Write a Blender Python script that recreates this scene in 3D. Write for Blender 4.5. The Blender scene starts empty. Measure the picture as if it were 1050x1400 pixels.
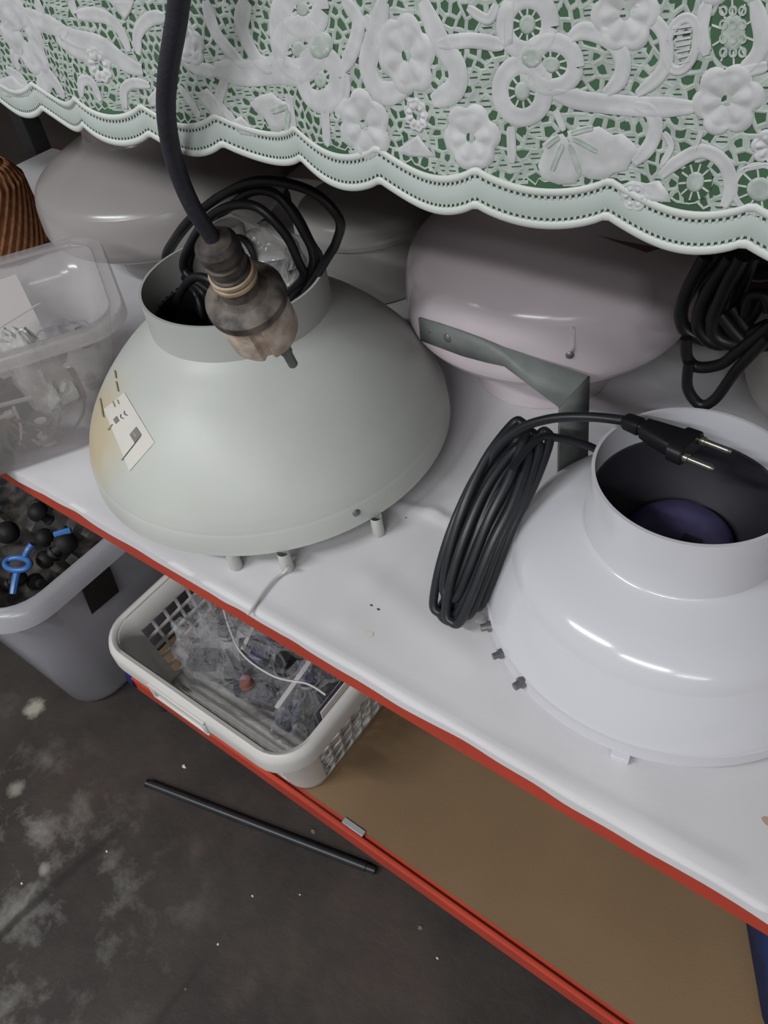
import bpy, bmesh, math, random
import numpy as np
from mathutils import Vector, Matrix, noise as mnoise

scene = bpy.context.scene
COL = scene.collection
S = 0.54                      # height of the middle shelf above the floor
H = 0.49                      # camera height above that shelf

# ------------------------------------------------------------------ camera
F = 1050.0
_a = np.array([-1272.85 - 525, -110.58 - 700, F])
AX = -_a / np.linalg.norm(_a)
_v = 1003.4
_u = -(_a[1] * _v + F * F) / _a[0]
AZ = -np.array([_u, _v, F]); AZ /= np.linalg.norm(AZ)
AY = np.cross(AZ, AX)
RM = np.array([AX, AY, AZ])
CAM = np.array([0, 0, S + H])
cam = bpy.data.cameras.new('camera')
cam.sensor_fit = 'VERTICAL'; cam.sensor_height = 36.0; cam.lens = 36.0 * F / 1400.0
cam.clip_start = 0.01
camo = bpy.data.objects.new('camera', cam); COL.objects.link(camo)
right, down, fwd = RM[:, 0], RM[:, 1], RM[:, 2]
m = Matrix.Identity(4)
for i in range(3):
    m[i][0] = right[i]; m[i][1] = -down[i]; m[i][2] = -fwd[i]; m[i][3] = CAM[i]
camo.matrix_world = m
scene.camera = camo

# ------------------------------------------------------------------ light
world = bpy.data.worlds.new('world'); scene.world = world; world.use_nodes = True
bg = world.node_tree.nodes['Background']
bg.inputs[0].default_value = (1.0, 0.96, 0.94, 1); bg.inputs[1].default_value = 0.15
def tube_light(name, loc, power, lx=1.2, ly=0.10, rotz=0.0, col=(0.96, 0.98, 1.0)):
    l = bpy.data.lights.new(name, 'AREA'); l.shape = 'RECTANGLE'; l.size = lx; l.size_y = ly
    l.energy = power; l.color = col
    o = bpy.data.objects.new(name, l); o.location = loc; o.rotation_euler = (0, 0, rotz); COL.objects.link(o)
tube_light('ceiling_tube_light', (-1.15, -1.35, S + 1.75), 36, rotz=0.1)
tube_light('ceiling_tube_light', (0.35, -1.75, S + 1.75), 28)
tube_light('ceiling_tube_light', (1.9, -2.0, S + 1.75), 15)
vs = scene.view_settings
scene.display_settings.display_device = 'sRGB'
vs.view_transform = 'Standard'; vs.look = 'None'; vs.gamma = 1.0; vs.use_curve_mapping = False
vs.exposure = 0.22

# ------------------------------------------------------------------ pixel -> place
def ray(px, py):
    return RM @ np.array([px - 525.0, py - 700.0, F])
def PZ(px, py, z):            # on the level z above the middle shelf
    d = ray(px, py); t = (S + z - CAM[2]) / d[2]; return Vector(CAM + t * d)
def PY(px, py, y):
    d = ray(px, py); t = (y - CAM[1]) / d[1]; return Vector(CAM + t * d)
def PROJ(P):
    c = RM.T @ (np.array(P) - CAM); return (c[0] / c[2] * F + 525, c[1] / c[2] * F + 700)
def PX(px, py, x):
    d = ray(px, py); t = (x - CAM[0]) / d[0]; return Vector(CAM + t * d)

# ------------------------------------------------------------------ materials
def srgb(r, g, b):
    f = lambda c: (c / 255 / 12.92) if c / 255 <= 0.04045 else ((c / 255 + 0.055) / 1.055) ** 2.4
    return (f(r), f(g), f(b), 1)
MATS = {}
def mat(name, col, rough=0.5, spec=0.5, metal=0.0, var=0.0, vscale=20.0, bump=0.0, bscale=200.0, alpha=1.0,
        col2=None, trans=0.0, coat=0.0, detail=5.0):
    if name in MATS: return MATS[name]
    m = bpy.data.materials.new(name); m.use_nodes = True
    nt = m.node_tree; p = nt.nodes['Principled BSDF']
    p.inputs['Base Color'].default_value = col
    p.inputs['Roughness'].default_value = rough
    p.inputs['Specular IOR Level'].default_value = spec
    p.inputs['Metallic'].default_value = metal
    p.inputs['Alpha'].default_value = alpha
    p.inputs['Transmission Weight'].default_value = trans
    p.inputs['Coat Weight'].default_value = coat
    tc = nt.nodes.new('ShaderNodeTexCoord')
    if var > 0 or col2:
        n = nt.nodes.new('ShaderNodeTexNoise'); n.inputs['Scale'].default_value = vscale; n.inputs['Detail'].default_value = detail
        nt.links.new(tc.outputs['Object'], n.inputs['Vector'])
        r = nt.nodes.new('ShaderNodeValToRGB')
        if col2 is None:
            c2 = tuple(c * (1 - var) for c in col[:3]) + (1,)
        else: c2 = col2
        r.color_ramp.elements[0].position = 0.38; r.color_ramp.elements[1].position = 0.66
        r.color_ramp.elements[0].color = c2; r.color_ramp.elements[1].color = col
        nt.links.new(n.outputs['Fac'], r.inputs['Fac']); nt.links.new(r.outputs['Color'], p.inputs['Base Color'])
    if bump > 0:
        n2 = nt.nodes.new('ShaderNodeTexNoise'); n2.inputs['Scale'].default_value = bscale; n2.inputs['Detail'].default_value = 3
        nt.links.new(tc.outputs['Object'], n2.inputs['Vector'])
        b = nt.nodes.new('ShaderNodeBump'); b.inputs['Strength'].default_value = bump; b.inputs['Distance'].default_value = 0.002
        nt.links.new(n2.outputs['Fac'], b.inputs['Height']); nt.links.new(b.outputs['Normal'], p.inputs['Normal'])
    MATS[name] = m
    return m

GREY_FAN = mat('grey_fan_plastic', srgb(200, 203, 197), 0.42, 0.35, var=0.10, vscale=9, bump=0.04, bscale=300)
GREY_BAND = mat('grey_fan_collar', srgb(186, 188, 184), 0.40, 0.35, var=0.06, vscale=14)
WHITE_FAN = mat('white_fan_plastic', srgb(214, 214, 219), 0.16, 0.5, var=0.03, vscale=6)
PINK_FAN = mat('pinkish_white_fan_plastic', srgb(214, 203, 208), 0.20, 0.5, var=0.04, vscale=6)
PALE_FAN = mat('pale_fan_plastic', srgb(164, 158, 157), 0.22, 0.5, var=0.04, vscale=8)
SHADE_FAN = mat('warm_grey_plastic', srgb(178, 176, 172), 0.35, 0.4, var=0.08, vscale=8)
DARK_IN = mat('dark_inner_plastic', srgb(46, 44, 52), 0.6, 0.35, var=0.2, vscale=30)
MOTOR = mat('purple_black_motor', srgb(84, 78, 120), 0.45, 0.5, var=0.35, vscale=40)
BLACK = mat('black_rubber', srgb(30, 30, 33), 0.42, 0.45, var=0.2, vscale=60)
BLACK_PVC = mat('black_cord_pvc', srgb(44, 46, 50), 0.38, 0.45, var=0.25, vscale=50)
CABLE = mat('dark_grey_cable', srgb(48, 47, 55), 0.55, 0.4, var=0.2, vscale=90, bump=0.2, bscale=500)
STEEL = mat('dull_steel', srgb(126, 131, 128), 0.5, 0.4, metal=0.0, var=0.2, vscale=45)
CHROME = mat('plated_pin', srgb(150, 146, 136), 0.3, 0.5, metal=0.8)
BOLT = mat('zinc_bolt', srgb(130, 130, 132), 0.4, 0.5, metal=0.6)
RED = mat('red_painted_steel', srgb(198, 76, 58), 0.38, 0.45, var=0.16, vscale=12)
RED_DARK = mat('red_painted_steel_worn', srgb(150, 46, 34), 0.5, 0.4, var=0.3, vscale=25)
BOARD = mat('brown_chipboard', srgb(136, 111, 84), 0.75, 0.2, var=0.22, vscale=3.5, bump=0.15, bscale=400)
DARKWOOD = mat('dark_board', srgb(84, 76, 70), 0.8, 0.2, var=0.3, vscale=8)
WALLM = mat('dim_wall', srgb(66, 60, 57), 0.9, 0.1, var=0.25, vscale=3)
WHITE_PL = mat('white_basket_plastic', srgb(214, 211, 206), 0.38, 0.4, var=0.06, vscale=12)
BLUE_PL = mat('blue_plastic', srgb(64, 112, 178), 0.35, 0.5)
NAVY = mat('navy_plastic', srgb(34, 34, 92), 0.4, 0.5)
BLUE_SACK = mat('blue_woven_sack', srgb(42, 66, 122), 0.6, 0.3, var=0.35, vscale=30, bump=0.3, bscale=150)
PAPER = mat('white_paper', srgb(214, 208, 206), 0.8, 0.2)
LABEL = mat('label_paper', srgb(216, 213, 204), 0.6, 0.3, var=0.05, vscale=40)
INK = mat('grey_ink', srgb(128, 126, 124), 0.7, 0.2)
INK2 = mat('dark_ink', srgb(92, 88, 86), 0.7, 0.2)
STAIN_INK = mat('faded_ink', srgb(160, 148, 126), 0.7, 0.2)
LACE = mat('white_lace_vinyl', srgb(204, 205, 205), 0.5, 0.3, var=0.16, vscale=160)
LACE_RIM = mat('white_lace_border', srgb(204, 209, 203), 0.42, 0.4, var=0.06, vscale=40)
LACE_BAND = mat('pale_border_band', srgb(190, 199, 194), 0.45, 0.4, var=0.06, vscale=50)
PALE_NET = mat('pale_green_netting', srgb(186, 195, 188), 0.5, 0.3, var=0.22, vscale=300)
GREEN = mat('green_backing', srgb(76, 108, 80), 0.55, 0.3, var=0.25, vscale=40)
CREAM = mat('dirty_cream_plastic', srgb(232, 220, 205), 0.6, 0.3, col2=srgb(188, 166, 146), vscale=110)
DIRTY = mat('dirty_grey_plastic', srgb(124, 116, 108), 0.55, 0.3, col2=srgb(58, 54, 52), vscale=95)
GLAND = mat('dark_gland_plastic', srgb(92, 84, 78), 0.5, 0.3, col2=srgb(44, 40, 40), vscale=110)
BRASS = mat('worn_ring', srgb(190, 168, 140), 0.5, 0.4, var=0.3, vscale=80)
TWINE = mat('brown_twine', srgb(146, 100, 70), 0.85, 0.1, var=0.35, vscale=120, bump=0.3, bscale=300)
CARD_BROWN = mat('brown_tape', srgb(122, 106, 98), 0.6, 0.3)
TIE = mat('white_nylon', srgb(200, 196, 192), 0.4, 0.4)

def film(name, col, alpha, rough=0.12, crinkle=0.0, cs=60.0):
    if name in MATS: return MATS[name]
    m = mat(name, col, rough, 0.6, alpha=alpha)
    nt = m.node_tree; p = nt.nodes['Principled BSDF']
    if crinkle:
        tc = nt.nodes.new('ShaderNodeTexCoord'); n = nt.nodes.new('ShaderNodeTexNoise')
        n.inputs['Scale'].default_value = cs; n.inputs['Detail'].default_value = 2; n.inputs['Distortion'].default_value = 1.5
        b = nt.nodes.new('ShaderNodeBump'); b.inputs['Strength'].default_value = crinkle; b.inputs['Distance'].default_value = 0.006
        nt.links.new(tc.outputs['Object'], n.inputs['Vector']); nt.links.new(n.outputs['Fac'], b.inputs['Height'])
        nt.links.new(b.outputs['Normal'], p.inputs['Normal'])
    return m
BAG = film('clear_bag_film', srgb(220, 220, 226), 0.19, 0.05, 1.0, 80)
BAG_DENSE = film('milky_bag_film', srgb(206, 206, 202), 0.50, 0.14, 0.9, 45)
CLEAR = film('clear_box_plastic', srgb(200, 194, 194), 0.32, 0.14)
CLEAR_RIM = film('clear_box_rim', srgb(205, 200, 200), 0.36, 0.12)
FROST = film('frosted_bin_plastic', srgb(196, 196, 204), 0.50, 0.35)
FROST_RIM = film('frosted_bin_rim', srgb(190, 190, 195), 0.50, 0.25)

def cloth_mat():
    m = mat('white_sheet_cotton', srgb(218, 216, 218), 0.85, 0.15, var=0.07, vscale=9, bump=0.06, bscale=900)
    return m
SHEET = cloth_mat()

def floor_mat():
    m = bpy.data.materials.new('stained_concrete'); m.use_nodes = True; nt = m.node_tree; L = nt.links.new
    p = nt.nodes['Principled BSDF']; p.inputs['Roughness'].default_value = 0.62; p.inputs['Specular IOR Level'].default_value = 0.3
    tc = nt.nodes.new('ShaderNodeTexCoord')
    def nz(scale, det, dist=0.0):
        n = nt.nodes.new('ShaderNodeTexNoise'); n.inputs['Scale'].default_value = scale; n.inputs['Detail'].default_value = det
        n.inputs['Roughness'].default_value = 0.65; n.inputs['Distortion'].default_value = dist
        L(tc.outputs['Object'], n.inputs['Vector']); return n
    def ramp(n, a, b, ca, cb):
        r = nt.nodes.new('ShaderNodeValToRGB'); r.color_ramp.elements[0].position = a; r.color_ramp.elements[1].position = b
        r.color_ramp.elements[0].color = ca; r.color_ramp.elements[1].color = cb; L(n, r.inputs['Fac']); return r
    def mix(fac, a, b):
        x = nt.nodes.new('ShaderNodeMix'); x.data_type = 'RGBA'
        L(fac, x.inputs[0]); L(a, x.inputs[6])
        if isinstance(b, tuple): x.inputs[7].default_value = b
        else: L(b, x.inputs[7])
        return x.outputs[2]
    base = ramp(nz(5, 8).outputs['Fac'], 0.32, 0.68, srgb(43, 39, 37), srgb(66, 61, 57))
    W = (1, 1, 1, 1); K = (0, 0, 0, 1)
    red = ramp(nz(3.3, 4).outputs['Fac'], 0.52, 0.70, K, (0.45, 0.45, 0.45, 1))
    c = mix(red.outputs['Color'], base.outputs['Color'], srgb(88, 70, 64))
    # pale worn patches, mostly out in the aisle (a wear mask with its own shape)
    w1 = ramp(nz(13, 9, 0.15).outputs['Fac'], 0.50, 0.68, K, W)
    sep = nt.nodes.new('ShaderNodeSeparateXYZ'); L(tc.outputs['Object'], sep.inputs[0])
    mr = nt.nodes.new('ShaderNodeMapRange'); L(sep.outputs['Y'], mr.inputs['Value'])
    mr.inputs['From Min'].default_value = -0.02; mr.inputs['From Max'].default_value = 0.13
    mr.inputs['To Min'].default_value = 0.75; mr.inputs['To Max'].default_value = 0.0
    mx = nt.nodes.new('ShaderNodeMapRange'); L(sep.outputs['X'], mx.inputs['Value'])
    mx.inputs['From Min'].default_value = -0.62; mx.inputs['From Max'].default_value = -0.42
    mx.inputs['To Min'].default_value = 1.0; mx.inputs['To Max'].default_value = 0.12
    mm = nt.nodes.new('ShaderNodeMath'); mm.operation = 'MULTIPLY'; L(w1.outputs['Color'], mm.inputs[0]); L(mr.outputs[0], mm.inputs[1])
    m2 = nt.nodes.new('ShaderNodeMath'); m2.operation = 'MULTIPLY'; L(mm.outputs[0], m2.inputs[0]); L(mx.outputs[0], m2.inputs[1])
    c = mix(m2.outputs[0], c, srgb(140, 138, 132))
    # the dark joint and two chalky spots
    def spot(cx, cy, rad, colr, edge=0.6, sc=60):
        nonlocal c
        v = nt.nodes.new('ShaderNodeVectorMath'); v.operation = 'DISTANCE'; L(tc.outputs['Object'], v.inputs[0]); v.inputs[1].default_value = (cx, cy, 0)
        a = nt.nodes.new('ShaderNodeMath'); a.operation = 'MULTIPLY_ADD'
        n = nz(sc, 5); L(n.outputs['Fac'], a.inputs[0]); a.inputs[1].default_value = rad * 1.4; L(v.outputs['Value'], a.inputs[2])
        r = ramp(a.outputs[0], 0, 1, (0.8, 0.8, 0.8, 1), K)
        r.color_ramp.elements[0].position = min(0.999, rad * 1.2); r.color_ramp.elements[1].position = min(1.0, rad * 1.9)
        c = mix(r.outputs['Color'], c, colr)
    def line(p0, p1, wid, colr):
        nonlocal c
        d = (p1 - p0); ln = d.length; d.normalize(); nrm = Vector((-d.y, d.x, 0))
        v = nt.nodes.new('ShaderNodeVectorMath'); v.operation = 'SUBTRACT'; L(tc.outputs['Object'], v.inputs[0]); v.inputs[1].default_value = (p0.x, p0.y, 0)
        dt = nt.nodes.new('ShaderNodeVectorMath'); dt.operation = 'DOT_PRODUCT'; L(v.outputs[0], dt.inputs[0]); dt.inputs[1].default_value = nrm
        n = nz(14, 5); s = nt.nodes.new('ShaderNodeMath'); s.operation = 'MULTIPLY_ADD'; L(n.outputs['Fac'], s.inputs[0]); s.inputs[1].default_value = wid * 3.0; s.inputs[2].default_value = -wid * 1.5
        ad = nt.nodes.new('ShaderNodeMath'); ad.operation = 'ADD'; L(dt.outputs['Value'], ad.inputs[0]); L(s.outputs[0], ad.inputs[1])
        ab = nt.nodes.new('ShaderNodeMath'); ab.operation = 'ABSOLUTE'; L(ad.outputs[0], ab.inputs[0])
        r = ramp(ab.outputs[0], wid * 0.4, wid, (0.8, 0.8, 0.8, 1), K)
        al = nt.nodes.new('ShaderNodeVectorMath'); al.operation = 'DOT_PRODUCT'; L(v.outputs[0], al.inputs[0]); al.inputs[1].default_value = d
        lim = nt.nodes.new('ShaderNodeMapRange'); L(al.outputs['Value'], lim.inputs['Value'])
        lim.inputs['From Min'].default_value = ln * 0.7; lim.inputs['From Max'].default_value = ln; lim.inputs['To Min'].default_value = 1; lim.inputs['To Max'].default_value = 0.0
        q = nt.nodes.new('ShaderNodeMath'); q.operation = 'MULTIPLY'; L(r.outputs['Color'], q.inputs[0]); L(lim.outputs[0], q.inputs[1])
        c = mix(q.outputs[0], c, colr)
    fz = -S
    line(PZ(-120, 1385, fz), PZ(215, 1085, fz), 0.009, srgb(40, 36, 34))
    line(PZ(200, 1420, fz), PZ(290, 1300, fz), 0.005, srgb(44, 39, 37))
    q = PZ(47, 968, fz); spot(q.x, q.y, 0.016, srgb(176, 170, 156))
    q = PZ(22, 1078, fz); spot(q.x, q.y, 0.012, srgb(150, 142, 134))
    q = PZ(60, 1188, fz); spot(q.x, q.y, 0.008, srgb(150, 148, 144))
    L(c, p.inputs['Base Color'])
    b = nt.nodes.new('ShaderNodeBump'); b.inputs['Strength'].default_value = 0.35; b.inputs['Distance'].default_value = 0.003
    L(nz(60, 6).outputs['Fac'], b.inputs['Height']); L(b.outputs['Normal'], p.inputs['Normal'])
    return m

# ------------------------------------------------------------------ mesh helpers
class MB:
    def __init__(s): s.v = []; s.f = []
    def add(s, vs, fs):
        o = len(s.v); s.v += [tuple(q) for q in vs]; s.f += [tuple(i + o for i in q) for q in fs]; return s
    def box(s, x0, x1, y0, y1, z0, z1, M=None):
        vs = [Vector((x, y, z)) for x in (x0, x1) for y in (y0, y1) for z in (z0, z1)]
        if M: vs = [M @ q for q in vs]
        return s.add(vs, [(0, 1, 3, 2), (4, 6, 7, 5), (0, 4, 5, 1), (2, 3, 7, 6), (0, 2, 6, 4), (1, 5, 7, 3)])
    def lathe(s, prof, seg=64, c=(0, 0, 0), M=None, cap0=False, cap1=False):
        vs = []; n = len(prof)
        for r, z in prof:
            for k in range(seg):
                a = 2 * math.pi * k / seg; q = Vector((c[0] + r * math.cos(a), c[1] + r * math.sin(a), c[2] + z))
                vs.append(M @ q if M else q)
        fs = []
        for i in range(n - 1):
            for k in range(seg):
                k2 = (k + 1) % seg; fs.append((i * seg + k, i * seg + k2, (i + 1) * seg + k2, (i + 1) * seg + k))
        if cap0: fs.append(tuple(reversed(range(seg))))
        if cap1: fs.append(tuple((n - 1) * seg + k for k in range(seg)))
        return s.add(vs, fs)
    def tube(s, pts, r, seg=10, closed=False, caps=True):
        pts = [Vector(p) for p in pts]; n = len(pts); vs = []; up = None
        rr = r if isinstance(r, (list, tuple)) else [r] * n
        for i, p in enumerate(pts):
            t = (pts[(i + 1) % n] - pts[i - 1]) if closed else (pts[min(i + 1, n - 1)] - pts[max(i - 1, 0)])
            if t.length < 1e-9: t = Vector((0, 0, 1))
            t.normalize()
            if up is None:
                up = Vector((0, 0, 1)) if abs(t.z) < 0.9 else Vector((1, 0, 0))
            a = (up - t * up.dot(t)); a.normalize(); up = a; b = t.cross(a)
            for k in range(seg):
                w = 2 * math.pi * k / seg; vs.append(p + (a * math.cos(w) + b * math.sin(w)) * rr[i])
        fs = []
        for i in range(n if closed else n - 1):
            j = (i + 1) % n
            for k in range(seg):
                k2 = (k + 1) % seg; fs.append((i * seg + k, i * seg + k2, j * seg + k2, j * seg + k))
        if caps and not closed:
            fs.append(tuple(reversed(range(seg)))); fs.append(tuple((n - 1) * seg + k for k in range(seg)))
        return s.add(vs, fs)
    def build(s, name, material, parent=None, smooth=True, ang=40, solid=0.0, bevel=0.0, offset=0.0):
        me = bpy.data.meshes.new(name); me.from_pydata([tuple(q) for q in s.v], [], s.f); me.update()
        bm = bmesh.new(); bm.from_mesh(me); bmesh.ops.recalc_face_normals(bm, faces=bm.faces); bm.to_mesh(me); bm.free()
        me.materials.append(material)
        if smooth:
            me.shade_smooth(); me.set_sharp_from_angle(angle=math.radians(ang))
        o = bpy.data.objects.new(name, me); COL.objects.link(o)
        if parent: o.parent = parent
        if solid:
            md = o.modifiers.new('solid', 'SOLIDIFY'); md.thickness = solid; md.offset = offset
        if bevel:
            md = o.modifiers.new('bevel', 'BEVEL'); md.width = bevel; md.segments = 2; md.limit_method = 'ANGLE'
        return o
def crom(pts, n=10, closed=False):
    pts = [Vector(p) for p in pts]; N = len(pts); out = []
    for i in range(N if closed else N - 1):
        if closed: p0, p1, p2, p3 = pts[i - 1], pts[i], pts[(i + 1) % N], pts[(i + 2) % N]
        else: p0, p1, p2, p3 = pts[max(i - 1, 0)], pts[i], pts[i + 1], pts[min(i + 2, N - 1)]
        for k in range(n):
            t = k / n
            out.append(0.5 * ((2 * p1) + (p2 - p0) * t + (2 * p0 - 5 * p1 + 4 * p2 - p3) * t * t + (3 * p1 - p0 - 3 * p2 + p3) * t ** 3))
    if not closed: out.append(pts[-1])
    return out
def tag(o, label, cat, group=None, kind=None):
    if label: o['label'] = label
    if cat: o['category'] = cat
    if group: o['group'] = group
    if kind: o['kind'] = kind
    return o
def thing(name, label, cat, loc=(0, 0, 0), rz=0.0, group=None):
    o = bpy.data.objects.new(name, None); COL.objects.link(o); o.empty_display_size = 0.05
    o.location = loc; o.rotation_euler = (0, 0, rz); return tag(o, label, cat, group)
def struct(o): o['kind'] = 'structure'; return o
def put(o, parent):           # parent keeping world coordinates of a mesh built in world space
    o.parent = parent; o.matrix_parent_inverse = Matrix.Translation(-Vector(parent.location)) if parent.rotation_euler[2] == 0 else (Matrix.Translation(parent.location) @ parent.rotation_euler.to_matrix().to_4x4()).inverted()
    return o
def axisM(p, d):              # matrix whose z axis runs along d from p
    d = Vector(d).normalized(); q = d.to_track_quat('Z', 'Y'); return Matrix.Translation(p) @ q.to_matrix().to_4x4()

Y0 = 0.208                    # front plane of the shelves
YB = 0.80
# ------------------------------------------------------------------ the setting
struct(MB().add([(-3.2, -2.6, 0), (2.6, -2.6, 0), (2.6, 1.0, 0), (-3.2, 1.0, 0)], [(0, 1, 2, 3)]).build('floor', floor_mat(), smooth=False))
struct(MB().box(-3.2, 2.6, 1.0, 1.06, 0, 2.5).build('wall_back', WALLM, smooth=False))

# ------------------------------------------------------------------ shelving
XL, XR = -1.45, 0.75
rack = thing('shelving_unit', 'red painted steel shelving unit with brown lower board and three shelves', 'shelf', (-0.3, 0.5, 0))
def rp(mb, name, mt, **k): return put(mb.build(name, mt, **k), rack)
def beam(x0, x1, z1, h, name='front_beam', mt=RED):
    # folded sheet profile: front face, top lip, small inner drop
    pr = [(Y0 + 0.004, z1 - h), (Y0, z1 - h + 0.002), (Y0, z1 - 0.003), (Y0 + 0.002, z1), (Y0 + 0.0045, z1), (Y0 + 0.006, z1 - 0.001), (Y0 + 0.0065, z1 - 0.005), (Y0 + 0.030, z1 - 0.006),
          (Y0 + 0.030, z1 - h), ]
    mb = MB(); n = len(pr)
    mb.add([(x, y, z) for x in (x0, x1) for y, z in pr], [(i, (i + 1) % n, n + (i + 1) % n, n + i) for i in range(n)] + [tuple(range(n)), tuple(reversed(range(n, 2 * n)))])
    return rp(mb, name, mt, smooth=True, ang=30)
beam(XL, XR, S - 0.003, 0.034)
beam(-0.742, XR, S - 0.4475, 0.035)
beam(XL, XR, S + 0.470, 0.034)
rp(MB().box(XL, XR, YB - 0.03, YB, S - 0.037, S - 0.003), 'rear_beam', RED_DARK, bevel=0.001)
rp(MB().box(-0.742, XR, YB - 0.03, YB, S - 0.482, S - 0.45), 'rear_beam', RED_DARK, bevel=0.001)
rp(MB().box(XL, XR, Y0 + 0.019, YB - 0.031, S - 0.014, S - 0.003), 'shelf_board', DARKWOOD, smooth=False)
rp(MB().box(XL, XR, Y0 + 0.019, YB, S + 0.458, S + 0.472), 'shelf_board', DARKWOOD, smooth=False)
rp(MB().box(-0.742, XR, Y0 + 0.0125, YB - 0.031, S - 0.4532, S - 0.449), 'shelf_board', BOARD, smooth=False)
for x, y in ((XR - 0.02, Y0 + 0.02), (XR - 0.02, YB - 0.02), (XL + 0.02, Y0 + 0.02), (XL + 0.02, YB - 0.02)):
    rp(MB().box(x - 0.018, x + 0.018, y - 0.0175, y + 0.0175, 0, S + 0.9), 'post', mat('dark_grey_post', srgb(58, 56, 58), 0.5), bevel=0.002)
for yy in (Y0 + 0.014, YB - 0.016):
    rp(MB().lathe([(0, 0), (0.010, 0), (0.010, S - 0.482), (0, S - 0.482)], 20, (-0.728, yy, 0)), 'leg', mat('dark_grey_post', (0, 0, 0, 1)))
    rp(MB().lathe([(0, -0.012), (0.012, -0.012), (0.0165, -0.008), (0.0175, 0.0), (0.0175, 0.010), (0, 0.010)], 24, M=axisM(Vector((-0.750, yy, S - 0.463)), (1, 0, 0))), 'end_cap', NAVY)
PCLIP = mat('bright_clip', srgb(176, 178, 180), 0.35, 0.5, metal=0.3)
c0 = PZ(483, 1130, -0.4455)
rp(MB().box(c0.x - 0.016, c0.x + 0.016, Y0 + 0.006, Y0 + 0.0135, S - 0.4490, S - 0.4466), 'clip', PCLIP, bevel=0.0005)

# ------------------------------------------------------------------ white sheet on the shelf
def seg_d(p, a, b):
    ab = b - a; t = max(0, min(1, (p - a).dot(ab) / ab.length_squared)); return (p - a - ab * t).length
creases = []
for a, b, h, w in (((548, 693), (600, 709), .0022, .005), ((600, 709), (770, 775), .0022, .005), ((594, 700), (770, 600), .0016, .004), ((470, 850), (592, 700), .0014, .010),
                   ((610, 660), (690, 555), .0014, .007), ((300, 800), (620, 985), .0010, .004), ((640, 1000), (1000, 1190), .0010, .004), ((500, 790), (640, 900), .0012, .014),
                   ((860, 1060), (900, 1130), .0010, .02)):
    pa, pb = PZ(*a, 0), PZ(*b, 0); creases.append((Vector((pa.x, pa.y)), Vector((pb.x, pb.y)), h, w))
def sheet_h(x, y):
    p = Vector((x, y)); h = 0.0005
    for a, b, hh, w in creases:
        d = seg_d(p, a, b)
        if d < 4 * w: h += 1.5 * hh * math.exp(-(d / w) ** 2)
    h += 0.0006 * (mnoise.noise(Vector((x * 9, y * 9, 3))) + 1) + 0.0003 * (mnoise.noise(Vector((x * 40, y * 26, 1))) + 1)
    return h
def make_sheet():
    xs = np.linspace(-1.40, 0.70, 300); ys = list(np.linspace(Y0 + 0.0015, YB - 0.01, 120))
    mb = MB(); vs = []; nr = 4 + len(ys)
    for x in xs:
        ov = 0.010 + 0.0045 * mnoise.noise(Vector((x * 11, 0, 5))) + 0.002 * mnoise.noise(Vector((x * 37, 2, 5)))
        yf = Y0 - 0.0016 - 0.0012 * (1 + mnoise.noise(Vector((x * 23, 1, 9))))
        h0 = sheet_h(x, Y0)
        for q in range(4):
            t = q / 3
            vs.append((x, yf - 0.0003 * (1 - t), S - ov + (ov + h0 * 0.6) * t))
        for y in ys: vs.append((x, y, S + sheet_h(x, y)))
    fs = []
    for i in range(len(xs) - 1):
        for j in range(nr - 1): fs.append((i * nr + j, (i + 1) * nr + j, (i + 1) * nr + j + 1, i * nr + j + 1))
    mb.add(vs, fs); o = mb.build('shelf_sheet', SHEET, ang=80)
    return o
sheet = tag(make_sheet(), 'creased white cotton sheet covering the middle shelf under the fans', 'cloth')

def stain(px, py, r, col, nm_):
    c = PZ(px, py, 0.002); random.seed(px); vs = []
    for k in range(14):
        a = 2 * math.pi * k / 14; q = r * random.uniform(0.7, 1.15); x, y = c.x + q * math.cos(a), c.y + q * 0.8 * math.sin(a); vs.append((x, y, S + sheet_h(x, y) + 0.0004))
    o = MB().add(vs, [tuple(range(14))]).build(nm_, mat('stain_%d' % px, col, 0.9, 0.1)); o.parent = sheet
stain(508, 828, 0.0013, srgb(92, 84, 78), 'speck'); stain(517, 833, 0.0014, srgb(92, 84, 78), 'speck'); stain(555, 708, 0.0012, srgb(120, 112, 104), 'speck')
stain(504, 867, 0.0040, srgb(216, 209, 194), 'stain'); stain(1048, 1122, 0.0035, srgb(186, 158, 140), 'stain')

# ------------------------------------------------------------------ duct fans
FZ = 0.0022                   # fans rest on the sheet at this height
def interp(prof, z):
    for (r0, z0), (r1, z1) in zip(prof, prof[1:]):
        if min(z0, z1) <= z <= max(z0, z1):
            return r0 + (r1 - r0) * ((z - z0) / (z1 - z0) if abs(z1 - z0) > 1e-9 else 0)
    return None
def on_shell(px, py, cx, cy, prof):
    d = ray(px, py); d = d / np.linalg.norm(d); t = 0.15
    while t < 2:
        P = CAM + d * t; r = interp(prof, P[2] - S - FZ)
        if r is not None and math.hypot(P[0] - cx, P[1] - cy) <= r: break
        t += 0.0005
    P = Vector(P); zz = P.z - S - FZ; e = 0.002
    ra, rb = interp(prof, zz + e), interp(prof, zz - e)
    sl = (ra - rb) / (2 * e) if ra and rb else 0
    n = Vector((P.x - cx, P.y - cy, 0)).normalized(); n.z = -sl; n.normalize()
    return P, n
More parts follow.
